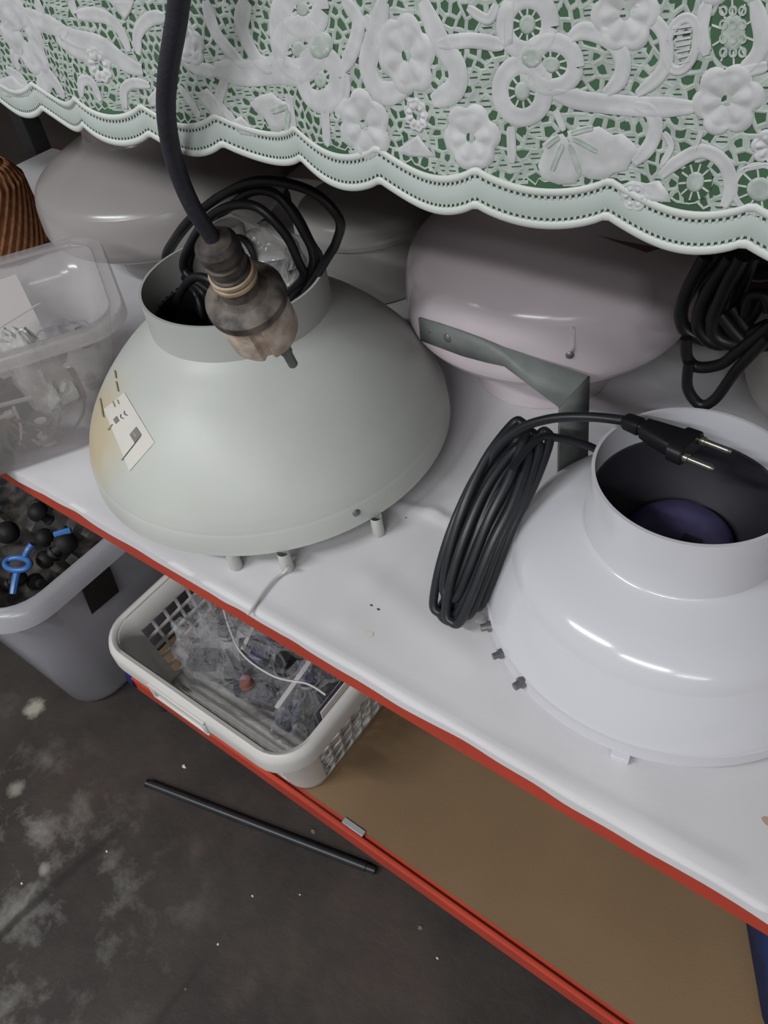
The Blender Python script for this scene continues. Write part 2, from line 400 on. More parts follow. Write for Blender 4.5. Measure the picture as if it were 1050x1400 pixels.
def shell_quad(corners, cx, cy, prof, off, n=6):
    mb = MB(); c = [Vector((a, b, 0)) for a, b in corners]; vs = []
    for i in range(n + 1):
        for j in range(n + 1):
            u, v = i / n, j / n
            q = c[0] * (1 - u) * (1 - v) + c[1] * u * (1 - v) + c[2] * u * v + c[3] * (1 - u) * v
            P, nr = on_shell(q.x, q.y, cx, cy, prof); vs.append(P + nr * off)
    return mb.add(vs, [(i * (n + 1) + j, (i + 1) * (n + 1) + j, (i + 1) * (n + 1) + j + 1, i * (n + 1) + j + 1) for i in range(n) for j in range(n)])
def smooth_prof(p, n=6):
    return [(max(q.x, 0.0), q.y) for q in crom([(r, z, 0) for r, z in p], n)]
def lathe_part(root, name, outer, mt, t=0.0022, seg=96, ang=35):
    inner = [(max(r - t, 0.0005), z) for r, z in reversed(outer)]
    mb = MB().lathe(outer + inner + [outer[0]], seg)
    return mb.build(name, mt, root, ang=ang)
def screw_at(root, px, py, cx, cy, prof, r=0.0035, h=0.002, name='screw'):
    P, n = on_shell(px, py, cx, cy, prof)
    o = MB().lathe([(0, h * 1.1), (r * 0.6, h), (r, h * 0.4), (r, -0.001)], 14, M=axisM(P - root.location, n)).build(name, BOLT, root)
    return o

# --- matte grey fan
gx, gy = -0.4752, 0.3791
grey = thing('duct_fan', 'matte grey round duct fan with yellowed label and black cord in its neck', 'fan', (gx, gy, S + FZ))
g_collar = [(0.0783, 0.1774), (0.0787, 0.160), (0.0792, 0.1425)]
g_house = smooth_prof([(0.0785, 0.146), (0.086, 0.1385), (0.099, 0.1285), (0.119, 0.1125), (0.140, 0.0915), (0.1565, 0.0710), (0.1655, 0.0560), (0.1695, 0.0465), (0.1710, 0.0415)])
g_band = [(0.1710, 0.0415), (0.1725, 0.0385), (0.1738, 0.026), (0.1745, 0.0205), (0.1720, 0.0185)]
g_all = g_collar + g_house[8:] + g_band[1:]
g_all = sorted(set(g_all), key=lambda q: -q[1])
def grey_mat():
    m = GREY_FAN.copy(); m.name = 'grey_fan_plastic_yellowed'; nt = m.node_tree; L = nt.links.new
    p = nt.nodes['Principled BSDF']; src = p.inputs['Base Color'].links[0].from_socket
    tc = nt.nodes.new('ShaderNodeTexCoord')
    P, n = on_shell(132, 588, gx, gy, g_all); c = P - grey.location
    v = nt.nodes.new('ShaderNodeVectorMath'); v.operation = 'DISTANCE'; L(tc.outputs['Object'], v.inputs[0]); v.inputs[1].default_value = c
    nz = nt.nodes.new('ShaderNodeTexNoise'); nz.inputs['Scale'].default_value = 30; L(tc.outputs['Object'], nz.inputs['Vector'])
    a = nt.nodes.new('ShaderNodeMath'); a.operation = 'MULTIPLY_ADD'; L(nz.outputs['Fac'], a.inputs[0]); a.inputs[1].default_value = 0.035; L(v.outputs['Value'], a.inputs[2])
    mr = nt.nodes.new('ShaderNodeMapRange'); L(a.outputs[0], mr.inputs['Value']); mr.inputs['From Min'].default_value = 0.045; mr.inputs['From Max'].default_value = 0.085
    mr.inputs['To Min'].default_value = 0.85; mr.inputs['To Max'].default_value = 0
    x = nt.nodes.new('ShaderNodeMix'); x.data_type = 'RGBA'; L(mr.outputs[0], x.inputs[0]); L(src, x.inputs[6]); x.inputs[7].default_value = srgb(196, 180, 146)
    L(x.outputs[2], p.inputs['Base Color']); return m
lathe_part(grey, 'collar', g_collar, GREY_BAND, 0.0022)
lathe_part(grey, 'housing', g_house, grey_mat(), 0.0022)
lathe_part(grey, 'flange', g_band, GREY_FAN, 0.003)
MB().lathe([(0.172, 0.0205), (0.10, 0.0205), (0.0, 0.0205)], 64).build('base_plate', GREY_BAND, grey)
MB().lathe([(0.0775, 0.172), (0.0765, 0.13), (0.074, 0.105), (0.05, 0.093), (0.030, 0.090), (0.028, 0.105), (0.0, 0.110)], 64).build('inner_rotor', DARK_IN, grey)
for px, py in ((320, 766), (391, 768), (516, 720)):
    q = PZ(px, py, 0.010) - grey.location; MB().lathe([(0.0055, 0.0), (0.0058, 0.0005), (0.0052, 0.0205)], 20, (q.x, q.y, 0), cap0=True).build('foot', GREY_FAN, grey)
for a in (0.5, 1.7, 2.9):
    MB().lathe([(0.0055, 0.0), (0.0058, 0.0005), (0.0052, 0.0205)], 20, (0.15 * math.cos(a), 0.15 * math.sin(a), 0), cap0=True).build('foot', GREY_FAN, grey)
screw_at(grey, 487, 701, gx, gy, g_all)
def on_grey(corners, off, name, mt, parent=None, n=6):
    o = shell_quad(corners, gx, gy, g_all, off, n).build(name, mt, ang=60)
    return put(o, parent or grey)
lab = on_grey([(143, 560), (171, 537), (212, 605), (178, 644)], 0.0008, 'label', LABEL, n=10)
lab['label'] = 'small white rating label with grey symbols'
def sub(corners, name='print_mark', mt=INK, n=2):
    o = shell_quad(corners, gx, gy, g_all, 0.0013, n).build(name, mt); o.parent = lab
    o.matrix_parent_inverse = Matrix.Identity(4)
    return o
sub([(178.8, 594.4), (187.8, 583.5), (195, 594.4), (185.6, 605.8)], mt=INK, n=3)
sub([(182.8, 592), (186.5, 588), (190, 593.5), (186, 598)], mt=STAIN_INK, n=2)
sub([(167.5, 629), (194, 595.2), (194.6, 596), (168.2, 630)], mt=INK2, n=5)
sub([(149, 588), (155, 580), (155.6, 580.8), (149.6, 589)], mt=INK2, n=2)
sub([(156.5, 574), (161, 569), (165, 575.5), (160, 580)], mt=INK, n=2)
# the CE mark, as little arcs
def arc(cx, cy, r, a0, a1, w=1.1, rot=-0.65):
    for k in range(6):
        t0, t1 = a0 + (a1 - a0) * k / 6, a0 + (a1 - a0) * (k + 1) / 6
        pts = []
        for t, rr in ((t0, r), (t1, r), (t1, r - w), (t0, r - w)): pts.append((cx + rr * math.cos(t + rot), cy + rr * math.sin(t + rot)))
        sub(pts, 'print_mark', INK2, 1)
arc(170, 569, 4.2, math.pi * 0.6, math.pi * 1.4); arc(175, 564.5, 4.2, math.pi * 0.6, math.pi * 1.4)
sub([(171.5, 564.7), (174, 566.8), (173.4, 567.6), (170.9, 565.6)], 'print_mark', INK2, 1)
for a in (((157, 507), (159, 518)), ((159, 522), (162, 536)), ((137, 545), (141, 566)), ((139.5, 562), (142, 571)), ((155, 549), (158, 557)), ((161, 547), (163.5, 553))):
    (x0, y0), (x1, y1) = a
    sub([(x0, y0), (x0 + 1.8, y0 - .3), (x1 + 1.8, y1 - .3), (x1, y1)], 'print_mark', STAIN_INK, 2)

# --- glossy white fan in front
wx, wy = -0.0784, 0.3753
white = thing('duct_fan', 'glossy white duct fan with wide open collar and a two-pin plug across it', 'fan', (wx, wy, S + FZ))
w_collar = [(0.0627, 0.1392), (0.0630, 0.125), (0.0637, 0.0980), (0.0645, 0.0885)]
w_house = smooth_prof([(0.0637, 0.0935), (0.0665, 0.0905), (0.0760, 0.0865), (0.0890, 0.0805), (0.0990, 0.0745), (0.1050, 0.0695), (0.1090, 0.0645), (0.1120, 0.0580)])
w_band = smooth_prof([(0.1120, 0.0580), (0.1200, 0.0435), (0.1262, 0.0300), (0.1296, 0.0205)], 4) + [(0.1300, 0.0190), (0.1290, 0.0183), (0.1312, 0.0180), (0.1314, 0.0065), (0.130, 0.0050)]
w_all = sorted(set(w_collar + w_house[8:] + [q for q in w_band if q != (0.1290, 0.0183)]), key=lambda q: -q[1])
lathe_part(white, 'collar', w_collar, WHITE_FAN, 0.0022)
lathe_part(white, 'housing', w_house, WHITE_FAN, 0.0022)
lathe_part(white, 'flange', w_band, WHITE_FAN, 0.003)
MB().lathe([(0.130, 0.0072), (0.122, 0.0005), (0.06, 0.0), (0.0, 0.0)], 64).build('base_plate', WHITE_FAN, white)
MB().lathe([(0.0607, 0.114), (0.0595, 0.113), (0.057, 0.098), (0.050, 0.084), (0.040, 0.074), (0.036, 0.070)], 64).build('inlet_ring', DARK_IN, white)
hub = MB().lathe([(0.037, 0.070), (0.035, 0.078), (0.030, 0.083), (0.018, 0.0862), (0.010, 0.087), (0.0, 0.0872)], 48).build('motor_hub', MOTOR, white)
MB().box(0.004, 0.016, -0.012, -0.004, 0.0868, 0.0876).build('hub_label', DARK_IN, hub)
for px, py, z in ((668, 856, 0.016), (684, 893, 0.012), (712, 932, 0.012)):
    P, n = on_shell(px + 3, py, wx, wy, w_all); n.z = 0; n.normalize()
    q = P - white.location
    b = MB().lathe([(0, 0.0075), (0.0028, 0.0075), (0.0030, 0.003), (0.0042, 0.0028), (0.0042, -0.001)], 6 if px == 684 else 12, M=axisM(q, n)).build('bolt', BOLT, white, ang=20)
P, n = on_shell(850, 1026, wx, wy, w_all); q = P - white.location
MB().box(-0.006, 0.006, -0.004, 0.003, 0.0005, 0.006, M=Matrix.Translation((q.x, q.y, 0)) @ Matrix.Rotation(math.atan2(n.y, n.x) + math.pi / 2, 4, 'Z')).build('clip', WHITE_FAN, white, bevel=0.0006)

# --- pinkish white fan with a steel bracket
mx_, my_ = -0.296, 0.600
mid = thing('duct_fan', 'pinkish white glossy duct fan with grey steel bracket, standing on its collar', 'fan', (mx_, my_, S + FZ))
m_low = [(0.0680, 0.0), (0.0675, 0.012), (0.0665, 0.040)]
m_bot = smooth_prof([(0.066, 0.036), (0.085, 0.046), (0.108, 0.058), (0.126, 0.071), (0.1330, 0.080)], 4)
m_band = smooth_prof([(0.1330, 0.080), (0.1345, 0.088), (0.1340, 0.104), (0.1325, 0.122), (0.1295, 0.134)], 4)
m_house = smooth_prof([(0.1295, 0.134), (0.125, 0.1420), (0.114, 0.1530), (0.098, 0.1650), (0.080, 0.1770), (0.0665, 0.1870), (0.0625, 0.195)])
m_neck = [(0.0625, 0.192), (0.0622, 0.21), (0.062, 0.240)]
m_all = sorted(set(m_bot + m_band + m_house), key=lambda q: q[1])
for nm, pr in (('outlet_collar', m_low), ('lower_housing', m_bot), ('flange', m_band), ('housing', m_house), ('collar', m_neck)):
    lathe_part(mid, nm, pr, PINK_FAN)
MB().lathe([(0.0605, 0.20), (0.055, 0.18), (0.0, 0.175)], 48).build('inner_rotor', DARK_IN, mid)
screw_at(mid, 779, 485, mx_, my_, m_all, 0.0036)
o = shell_quad([(782, 447), (786, 447), (785, 480), (781, 480)], mx_, my_, m_all, 0.0008, 4).build('rib', PINK_FAN, solid=0.0014); put(o, mid)
o = shell_quad([(815, 322), (850, 330), (902, 340), (884, 346)], mx_, my_, m_all, 0.0006, 5).build('tape', CARD_BROWN); put(o, mid)
br = MB(); vs = []
pl = [(576, 433, 464), (600, 440, 473), (630, 450, 484), (660, 461, 492), (688, 472, 499)]
for px, ya, yb in pl:
    A, n = on_shell(px, ya, mx_, my_, m_all); B, n2 = on_shell(px + 3, yb, mx_, my_, m_all)
    vs += [A + n * 0.0022, B + n2 * 0.0022]
endA = PZ(805, 514, 0.118); endB = PZ(765, 558, 0.110)
vs += [endA, endB]
o = br.add(vs, [(2 * i, 2 * i + 1, 2 * i + 3, 2 * i + 2) for i in range(len(pl))]).build('bracket_arm', STEEL, solid=0.002, ang=25); put(o, mid)
leg_b = [endA, endB, Vector((endB.x + 0.006, endB.y - 0.004, S + 0.003)), Vector((endA.x + 0.010, endA.y - 0.004, S + 0.003))]
o = MB().add(leg_b, [(0, 1, 2, 3)]).build('bracket_leg', STEEL, solid=0.002); put(o, mid)
screw_at(mid, 612, 462, mx_, my_, [(r + 0.002, z) for r, z in m_all], 0.004, 0.002, 'bracket_bolt')
screw_at(mid, 588, 452, mx_, my_, [(r + 0.002, z) for r, z in m_all], 0.0022, 0.0012, 'bracket_bolt')

# --- fans in the shade at the back
def back_fan(label, x, y, r, zs, mt, z0=0.0):
    root = thing('duct_fan', label, 'fan', (x, y, S + FZ))
    k = r / 0.134
    low = [(q * k, z * zs) for q, z in m_low]; bot = [(q * k, z * zs) for q, z in m_bot]; band = [(q * k, z * zs) for q, z in m_band]
    hs = [(q * k, z * zs) for q, z in m_house]; nk = [(q * k, z * zs) for q, z in m_neck]
    for nm, pr in (('outlet_collar', low), ('lower_housing', bot), ('flange', band), ('housing', hs), ('collar', nk)): lathe_part(root, nm, pr, mt, seg=72)
    MB().lathe([(0.0605 * k, 0.20 * zs), (0.055 * k, 0.18 * zs), (0.0, 0.175 * zs)], 40).build('inner_rotor', DARK_IN, root)
    return root
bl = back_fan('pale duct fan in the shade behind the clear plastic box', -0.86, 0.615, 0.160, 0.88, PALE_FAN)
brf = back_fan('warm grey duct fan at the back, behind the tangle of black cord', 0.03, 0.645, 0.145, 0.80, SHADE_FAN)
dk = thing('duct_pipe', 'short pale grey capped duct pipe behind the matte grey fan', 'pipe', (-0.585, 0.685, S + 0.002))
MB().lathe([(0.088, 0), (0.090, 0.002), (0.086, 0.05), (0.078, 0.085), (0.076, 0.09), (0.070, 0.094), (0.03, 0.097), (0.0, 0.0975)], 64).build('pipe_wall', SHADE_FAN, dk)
MB().lathe([(0.082, 0.066), (0.0850, 0.068), (0.0848, 0.073), (0.0805, 0.075)], 64).build('bead', SHADE_FAN, dk)
def carton(name, label, cat, c, hx, hy, h, rz, mt):
    root = thing(name, label, cat, c, rz)
    MB().box(-hx, hx, -hy, hy, 0, h).build('body', mt, root, bevel=0.0015)
    MB().box(-hx - 0.0006, hx + 0.0006, -hy - 0.0006, hy + 0.0006, h - 0.02, h + 0.0008).build('lid', mt, root, bevel=0.001)
    return root
carton('carton', 'small white carton behind the neck of the matte grey fan', 'box', (-0.700, 0.742, S + 0.003), 0.030, 0.03, 0.085, 0.15, PAPER)

# ------------------------------------------------------------------ lace tablecloth on the top shelf
cloth = thing('lace_tablecloth', 'white floral lace tablecloth over green, its scalloped border hanging from the top shelf', 'tablecloth', (-0.2, 0.2, S + 0.38))
ZC = S + 0.3845; PITCH = 0.0378; X_C = -0.346
def yc(x, z):
    t = max(0.0, min(1.0, (S + 0.475 - z) / 0.09))
    return 0.196 - 0.004 * t * math.sin((x + 0.02) * 2 * math.pi / 0.155) - 0.0015 * t * math.sin(x * 2 * math.pi / 0.061 + 1.2)
def zb(x):
    t = ((x - X_C) / PITCH) % 1.0
    tt = t ** 1.15
    return ZC - 0.0052 * (max(0.0, math.sin(math.pi * tt)) ** 0.75)
def cp(x, z, off): return Vector((x, yc(x, z) - off, z))
def CP(px, py):               # pixel -> (x, z) on the hanging cloth
    y = 0.196
    for _ in range(6):
        q = PY(px, py, y); y = yc(q.x, q.z)
    return Vector((q.x, q.z))
ZT = S + 0.474
def lace(mb, name, mt, **k): return put(mb.build(name, mt, **k), cloth)
# backing
mb = MB(); xs = np.arange(-0.66, 0.201, 0.003); nz_ = 26; vs = []
for x in xs:
    b = zb(x) + 0.0012
    for j in range(nz_): vs.append(cp(x, b + (ZT - b) * j / (nz_ - 1), 0.0))
    for j in range(1, 6): vs.append((x, 0.196 + 0.06 * j, ZT + 0.0012))
nn = nz_ + 5
lace(mb.add(vs, [(i * nn + j, (i + 1) * nn + j, (i + 1) * nn + j + 1, i * nn + j + 1) for i in range(len(xs) - 1) for j in range(nn - 1)]), 'backing', GREEN, ang=180)
# border strips following the scallops
def strip(o0, o1, name, mt, h0, h1, dome=0.0004):
    mb = MB(); xs = np.arange(-0.66, 0.201, 0.0018); vs = []
    for x in xs:
        b = zb(x)
        for k, (f_, h) in enumerate(((0, h0), (0.12, h1), (0.5, h1 + dome), (0.88, h1), (1, h0))): vs.append(cp(x, b + o0 + (o1 - o0) * f_, h))
    return lace(mb.add(vs, [(i * 5 + j, (i + 1) * 5 + j, (i + 1) * 5 + j + 1, i * 5 + j + 1) for i in range(len(xs) - 1) for j in range(4)]), name, mt, ang=180)
strip(0.0, 0.0026, 'border_edge', LACE_RIM, 0.0002, 0.0007, 0.0002)
strip(0.0034, 0.0092, 'border_band', LACE_BAND, 0.0003, 0.0005, 0.0001)
strip(0.0099, 0.0122, 'border_edge', LACE_RIM, 0.0003, 0.0007, 0.0002)
mb = MB()                     # stitches across the two grooves
for x in np.arange(-0.66, 0.2, 0.0017):
    for o0 in (0.0026, 0.0090):
        z0 = zb(x) + o0; z1 = zb(x + 0.0007) + o0
        mb.add([cp(x, z0, 0.0006), cp(x + 0.0008, z1, 0.0006), cp(x + 0.0008, z1 + 0.0012, 0.0006), cp(x, z0 + 0.0012, 0.0006)], [(0, 1, 2, 3)])
so = lace(mb, 'stitching', LACE_BAND, smooth=False); so['kind'] = 'stuff'
# netting
random.seed(4)
P_ = 0.0036; mbn = MB(); mbf = MB(); jit = {}
def jv(x, z):
    key = (round(x * 1e5), round(z * 1e5))
    if key not in jit: jit[key] = (random.uniform(-1, 1) * P_ * 0.26, random.uniform(-1, 1) * P_ * 0.26)
    return jit[key]
row = 0; z = S + 0.385
RH = P_ / math.sqrt(3)
while z < ZT - 0.003:
    x = -0.64 + (P_ / 2 if row % 2 else 0)
    while x < 0.18:
        if z > zb(x) + 0.012:
            hexv = []
            for k in range(6):
                a = math.pi / 6 + k * math.pi / 3
                vx, vz = x + RH * math.cos(a), z + RH * math.sin(a); j = jv(vx, vz); hexv.append((vx + j[0], vz + j[1]))
            u = random.random()
            clump = mnoise.noise(Vector((x * 75, z * 75, 0)))
            if u < 0.34 + 0.7 * clump:
                # ribbed pale filling
                hz0 = min(q[1] for q in hexv); hz1 = max(q[1] for q in hexv)
                for r_ in range(3):
                    za = hz0 + (hz1 - hz0) * (0.10 + 0.30 * r_); zb_ = za + (hz1 - hz0) * 0.20
                    mbf.add([cp(x - P_ * .5, za, 0.00018), cp(x + P_ * .5, za + .0004, 0.00018), cp(x + P_ * .5, zb_ + .0004, 0.00018), cp(x - P_ * .5, zb_, 0.00018)], [(0, 1, 2, 3)])
            sc = random.uniform(0.48, 0.76); vs = [cp(a, b, 0.00025) for a, b in hexv] + [cp(x + (a - x) * sc, z + (b - z) * sc, 0.00012) for a, b in hexv]
            mbn.add(vs, [(k, (k + 1) % 6, 6 + (k + 1) % 6, 6 + k) for k in range(6)])
        x += P_
    z += P_ * math.sqrt(3) / 2; row += 1
no = lace(mbn, 'netting', PALE_NET, smooth=False); no['kind'] = 'stuff'
no = lace(mbf, 'ribbed_netting', PALE_NET, smooth=False); no['kind'] = 'stuff'
# motifs
def flower(px, py, rpx, npet=6, rot=0.2, hole=0.20, name='lace_flower'):
    c = CP(px, py); r = (CP(px + rpx, py) - CP(px - rpx, py)).length / 2
    mb = MB(); vs = []; NR, NA = 7, 48
    for i in range(NR + 1):
        f_ = hole * 0.75 + (1 - hole * 0.75) * i / NR
        for k in range(NA):
            a = 2 * math.pi * k / NA
            pet = abs(math.cos(npet * (a - rot) / 2))
            rr = r * f_ * (1 if i < 3 else (0.76 + 0.24 * pet ** 0.6) ** ((i - 2) / (NR - 2)))
            h = 0.00055 + 0.0006 * (math.exp(-((f_ - 0.55) / 0.13) ** 2) * pet ** 4) + (0.00035 if 0.84 < f_ < 0.97 else 0) - 0.0003 * (1 - pet) ** 2
            if i == NR or i == 0: h = 0.0002
            vs.append(cp(c.x + rr * math.cos(a), c.y + rr * math.sin(a), h))
    o = lace(mb.add(vs, [(i * NA + k, i * NA + (k + 1) % NA, (i + 1) * NA + (k + 1) % NA, (i + 1) * NA + k) for i in range(NR) for k in range(NA)]), name, LACE, ang=180)
    return o
def ribbon(pts, w, name='lace_ribbon', mt=LACE, h=0.00055, taper=True):
    q = crom([(CP(a, b).x, CP(a, b).y, 0) for a, b in pts], 8); n = len(q)
    mid = pts[len(pts) // 2]; w = w * (1.06 if w > 6 else 1.0); ws = (CP(mid[0] + w / 2, mid[1]) - CP(mid[0] - w / 2, mid[1])).length
    mb = MB(); vs = []
    for i, p in enumerate(q):
        t = q[min(i + 1, n - 1)] - q[max(i - 1, 0)]; t.normalize(); nn_ = Vector((-t.y, t.x, 0))
        e = i / (n - 1); ww = ws * (0.55 + 0.45 * min(1, 6 * min(e, 1 - e)) if taper else 1)
        for f_, hh in ((-.5, 0.0003), (-.40, h), (-.2, h * 0.78), (.2, h * 0.78), (.40, h), (.5, 0.0003)):
            c = p + nn_ * ww * f_; vs.append(cp(c.x, c.y, hh))
    return lace(mb.add(vs, [(i * 6 + j, (i + 1) * 6 + j, (i + 1) * 6 + j + 1, i * 6 + j + 1) for i in range(n - 1) for j in range(5)]), name, mt, ang=180)
def oval_pts(px, py, rx, ry, rot=0.0, n=12, a0=0.0, a1=2 * math.pi):
    out = []
    for k in range(n + 1):
        a = a0 + (a1 - a0) * k / n; x, y = rx * math.cos(a), ry * math.sin(a)
        out.append((px + x * math.cos(rot) - y * math.sin(rot), py + x * math.sin(rot) + y * math.cos(rot)))
    return out
def ring(px, py, rx, ry, w, rot=0.0, **k): return ribbon(oval_pts(px, py, rx, ry, rot), w, 'lace_ring', taper=False, **k)
def patch(pts, name='lace_leaf', mt=LACE, h=0.0006, cuts=2):
    c2 = [CP(a, b) for a, b in pts]; c = sum(c2, Vector((0, 0))) / len(c2); mb = MB(); n = len(c2); vs = []
    for f_, hh in ((1, 0.0003), (0.93, h), (0.6, h * 0.8), (0.25, h)):
        for p in c2: q = c + (p - c) * f_; vs.append(cp(q.x, q.y, hh))
    vs.append(cp(c.x, c.y, h))
    fs = [(i * n + k, i * n + (k + 1) % n, (i + 1) * n + (k + 1) % n, (i + 1) * n + k) for i in range(3) for k in range(n)] + [(3 * n + k, 3 * n + (k + 1) % n, 4 * n) for k in range(n)]
    return lace(mb.add(vs, fs), name, mt, ang=180)
def ladder(px, py, rx, ry, rot=0.0):          # pale ribbed web inside an oval
    patch(oval_pts(px, py, rx * 1.05, ry * 1.05, rot, 16)[:-1], 'lace_eyelet', GREEN, 0.00034)
    patch(oval_pts(px, py, rx * 0.55, ry * 0.55, rot, 14)[:-1], 'lace_web', PALE_NET, 0.0005)
    for k in range(10):
        a = 2 * math.pi * k / 10 + 0.2
        p0 = (px + 0.55 * (rx * math.cos(a) * math.cos(rot) - ry * math.sin(a) * math.sin(rot)), py + 0.55 * (rx * math.cos(a) * math.sin(rot) + ry * math.sin(a) * math.cos(rot)))
        p1 = (px + (rx * math.cos(a) * math.cos(rot) - ry * math.sin(a) * math.sin(rot)), py + (rx * math.cos(a) * math.sin(rot) + ry * math.sin(a) * math.cos(rot)))
        ribbon([p0, p1], 2.6, 'lace_bar', LACE, 0.0005, taper=False)
for a in ((556, 76, 40, 6, .3), (644, 188, 39, 6, .2), (498, 171, 36, 6, .5), (855, 19, 48, 6, .1), (994, 137, 50, 6, .25), (1052, 200, 26, 6, 0),
          (34, 48, 26, 6, .2), (258, 60, 22, 5, .2), (940, 285, 0, 6, 0)):
    if a[2]: flower(*a)
for a in ((570, 157, 17, 9), (136, 89, 17, 9), (868, 268, 20, 6)): flower(a[0], a[1], a[2], a[3], 0.1, 0.4, 'lace_floret')
# trefoils: three ovals within a broad clover outline
def trefoil(ovals, w):
    for px, py, rx, ry, rot in ovals:
        ring(px, py, rx + w * .42, ry + w * .42, w, rot); ladder(px, py, rx * 0.92, ry * 0.92, rot)
trefoil([(722, 33, 22, 27, 0.1), (754, 88, 25, 22, 0.1), (715, 124, 21, 27, 0.0)], 22)
patch(oval_pts(728, 78, 15, 15, 0, 10)[:-1], 'lace_web', PALE_NET)
trefoil([(415, 12, 17, 20, 0), (409, 67, 19, 22, 0.1), (439, 108, 17, 24, -0.1)], 18)
patch(oval_pts(440, 62, 17, 20, 0.3, 10)[:-1], 'lace_web', PALE_NET)
for pts, w in (([(758, 128), (800, 138), (845, 143), (890, 146), (950, 146)], 24), ([(868, 143), (890, 152), (897, 175), (888, 200), (868, 222)], 19),
               ([(780, 52), (800, 42), (835, 55), (852, 80), (848, 108), (828, 128)], 21), ([(868, 10), (905, 40), (912, 80), (900, 105), (872, 128)], 18),
               ([(1032, 0), (1042, 45), (1036, 75), (1010, 102)], 22), ([(968, 0), (960, 40), (966, 75)], 18), ([(1050, 90), (1010, 100)], 16),
               ([(526, 0), (514, 50), (504, 92), (522, 126), (556, 122)], 23), ([(578, 0), (602, 55), (625, 92), (622, 122), (592, 138)], 25), ([(600, 60), (645, 55), (690, 62)], 16),
               ([(500, 20), (515, 60)], 12), ([(640, 10), (668, 26), (680, 5)], 12),
               ([(296, 96), (340, 100), (378, 96), (415, 102)], 20), ([(282, 0), (298, 48), (334, 90)], 15), ([(340, 0), (331, 35), (352, 80), (372, 94)], 16), ([(384, 0), (379, 48), (386, 86)], 17),
               ([(310, 108), (300, 140), (322, 165)], 11), ([(445, 148), (448, 198)], 10), ([(699, 172), (701, 222)], 12), ([(395, 128), (402, 178)], 9), ([(475, 100), (470, 140), (462, 160)], 12),
               ([(470, 0), (490, 28), (485, 62), (470, 95)], 16), ([(244, 40), (262, 88), (298, 98)], 14), ([(246, 118), (262, 140), (272, 160)], 9),
               ([(4, 44), (34, 24), (70, 34), (100, 52), (140, 62), (172, 86), (196, 96)], 15), ([(106, 20), (142, 22), (164, 40), (177, 70)], 12), ([(190, 74), (189, 46), (205, 26), (228, 23)], 11),
               ([(92, 40), (82, 52), (108, 70), (128, 74)], 12), ([(38, 132), (32, 110), (10, 95)], 9), ([(56, 128), (66, 104), (80, 118), (88, 134)], 9), ([(112, 132), (112, 112), (126, 112), (138, 138)], 9),
               ([(172, 148), (170, 124), (182, 114), (206, 116)], 9), ([(30, 65), (20, 78), (28, 95)], 8), ([(50, 0), (60, 22)], 9), ([(98, 0), (104, 18)], 9), ([(1048, 225), (1012, 232)], 7),
               ([(905, 240), (925, 222), (960, 206), (990, 222), (1000, 256), (990, 282)], 19), ([(760, 150), (772, 178)], 9), ([(908, 180), (918, 200), (905, 225)], 9), ([(960, 178), (950, 205)], 7)):
    ribbon(pts, w)
ring(933, 60, 20, 37, 12, 0.25); 
for k in range(7): ribbon([(921 + k * 1.2, 38 + k * 8), (947 - k * 0.6, 34 + k * 8)], 3.0, 'lace_bar', LACE, 0.0006, taper=False)
ladder(1003, 44, 30, 46, 0.05); ladder(951, 248, 22, 26, 0.4); ladder(1040, 258, 34, 30, 0)
ring(1040, 258, 36, 33, 8)
for i in range(3):
    for k in range(4): ribbon(oval_pts(990 + i * 13, 14 + k * 19, 4.6, 5.6, 0, 8), 3.0, 'lace_ring', PALE_NET, 0.0006, taper=False)
# leaves, with their veins
patch([(776, 178), (800, 176), (820, 172), (838, 184), (852, 182), (868, 196), (876, 206), (866, 216), (858, 232), (840, 236), (828, 246), (806, 244), (790, 236), (782, 205)])
patch([(770, 182), (756, 186), (742, 196), (744, 206), (736, 226), (742, 244), (764, 252), (788, 250), (796, 236), (788, 206)])
for a, b, w in (((782, 182), (812, 174), 8), ((784, 188), (818, 206), 9), ((780, 196), (794, 236), 9), ((770, 196), (756, 232), 9), ((766, 186), (748, 200), 8)):
    ribbon([a, ((a[0] + b[0]) / 2, (a[1] + b[1]) / 2 - 1), b], w, 'leaf_vein', PALE_NET, 0.0008)
patch([(342, 140), (356, 130), (372, 126), (384, 136), (398, 142), (400, 158), (390, 172), (384, 182), (372, 180), (362, 160), (350, 152)])
for a, b, w in (((372, 152), (394, 144), 6), ((396, 150), (392, 180), 7)): ribbon([a, b], w, 'leaf_vein', PALE_NET, 0.0008)
patch([(318, 165), (330, 158), (344, 172), (352, 186), (330, 184)]); patch([(150, 0), (184, 0), (180, 16), (172, 28), (160, 14)]); patch([(245, 52), (260, 36), (272, 52), (268, 76), (252, 78)])
patch([(540, 204), (556, 196), (572, 184), (584, 200), (596, 214), (560, 214)]); patch([(690, 0), (704, 0), (702, 60), (690, 66)]); patch([(268, 128), (284, 120), (300, 138), (310, 160), (290, 158)])
patch([(850, 252), (866, 246), (884, 250), (902, 246), (914, 262), (918, 276), (880, 274), (860, 266)]); patch([(0, 108), (18, 102), (34, 116), (42, 132), (16, 134), (0, 130)])
patch([(214, 120), (226, 130), (224, 144), (206, 146), (202, 134)]); patch([(482, 200), (505, 204), (520, 210), (500, 214)])

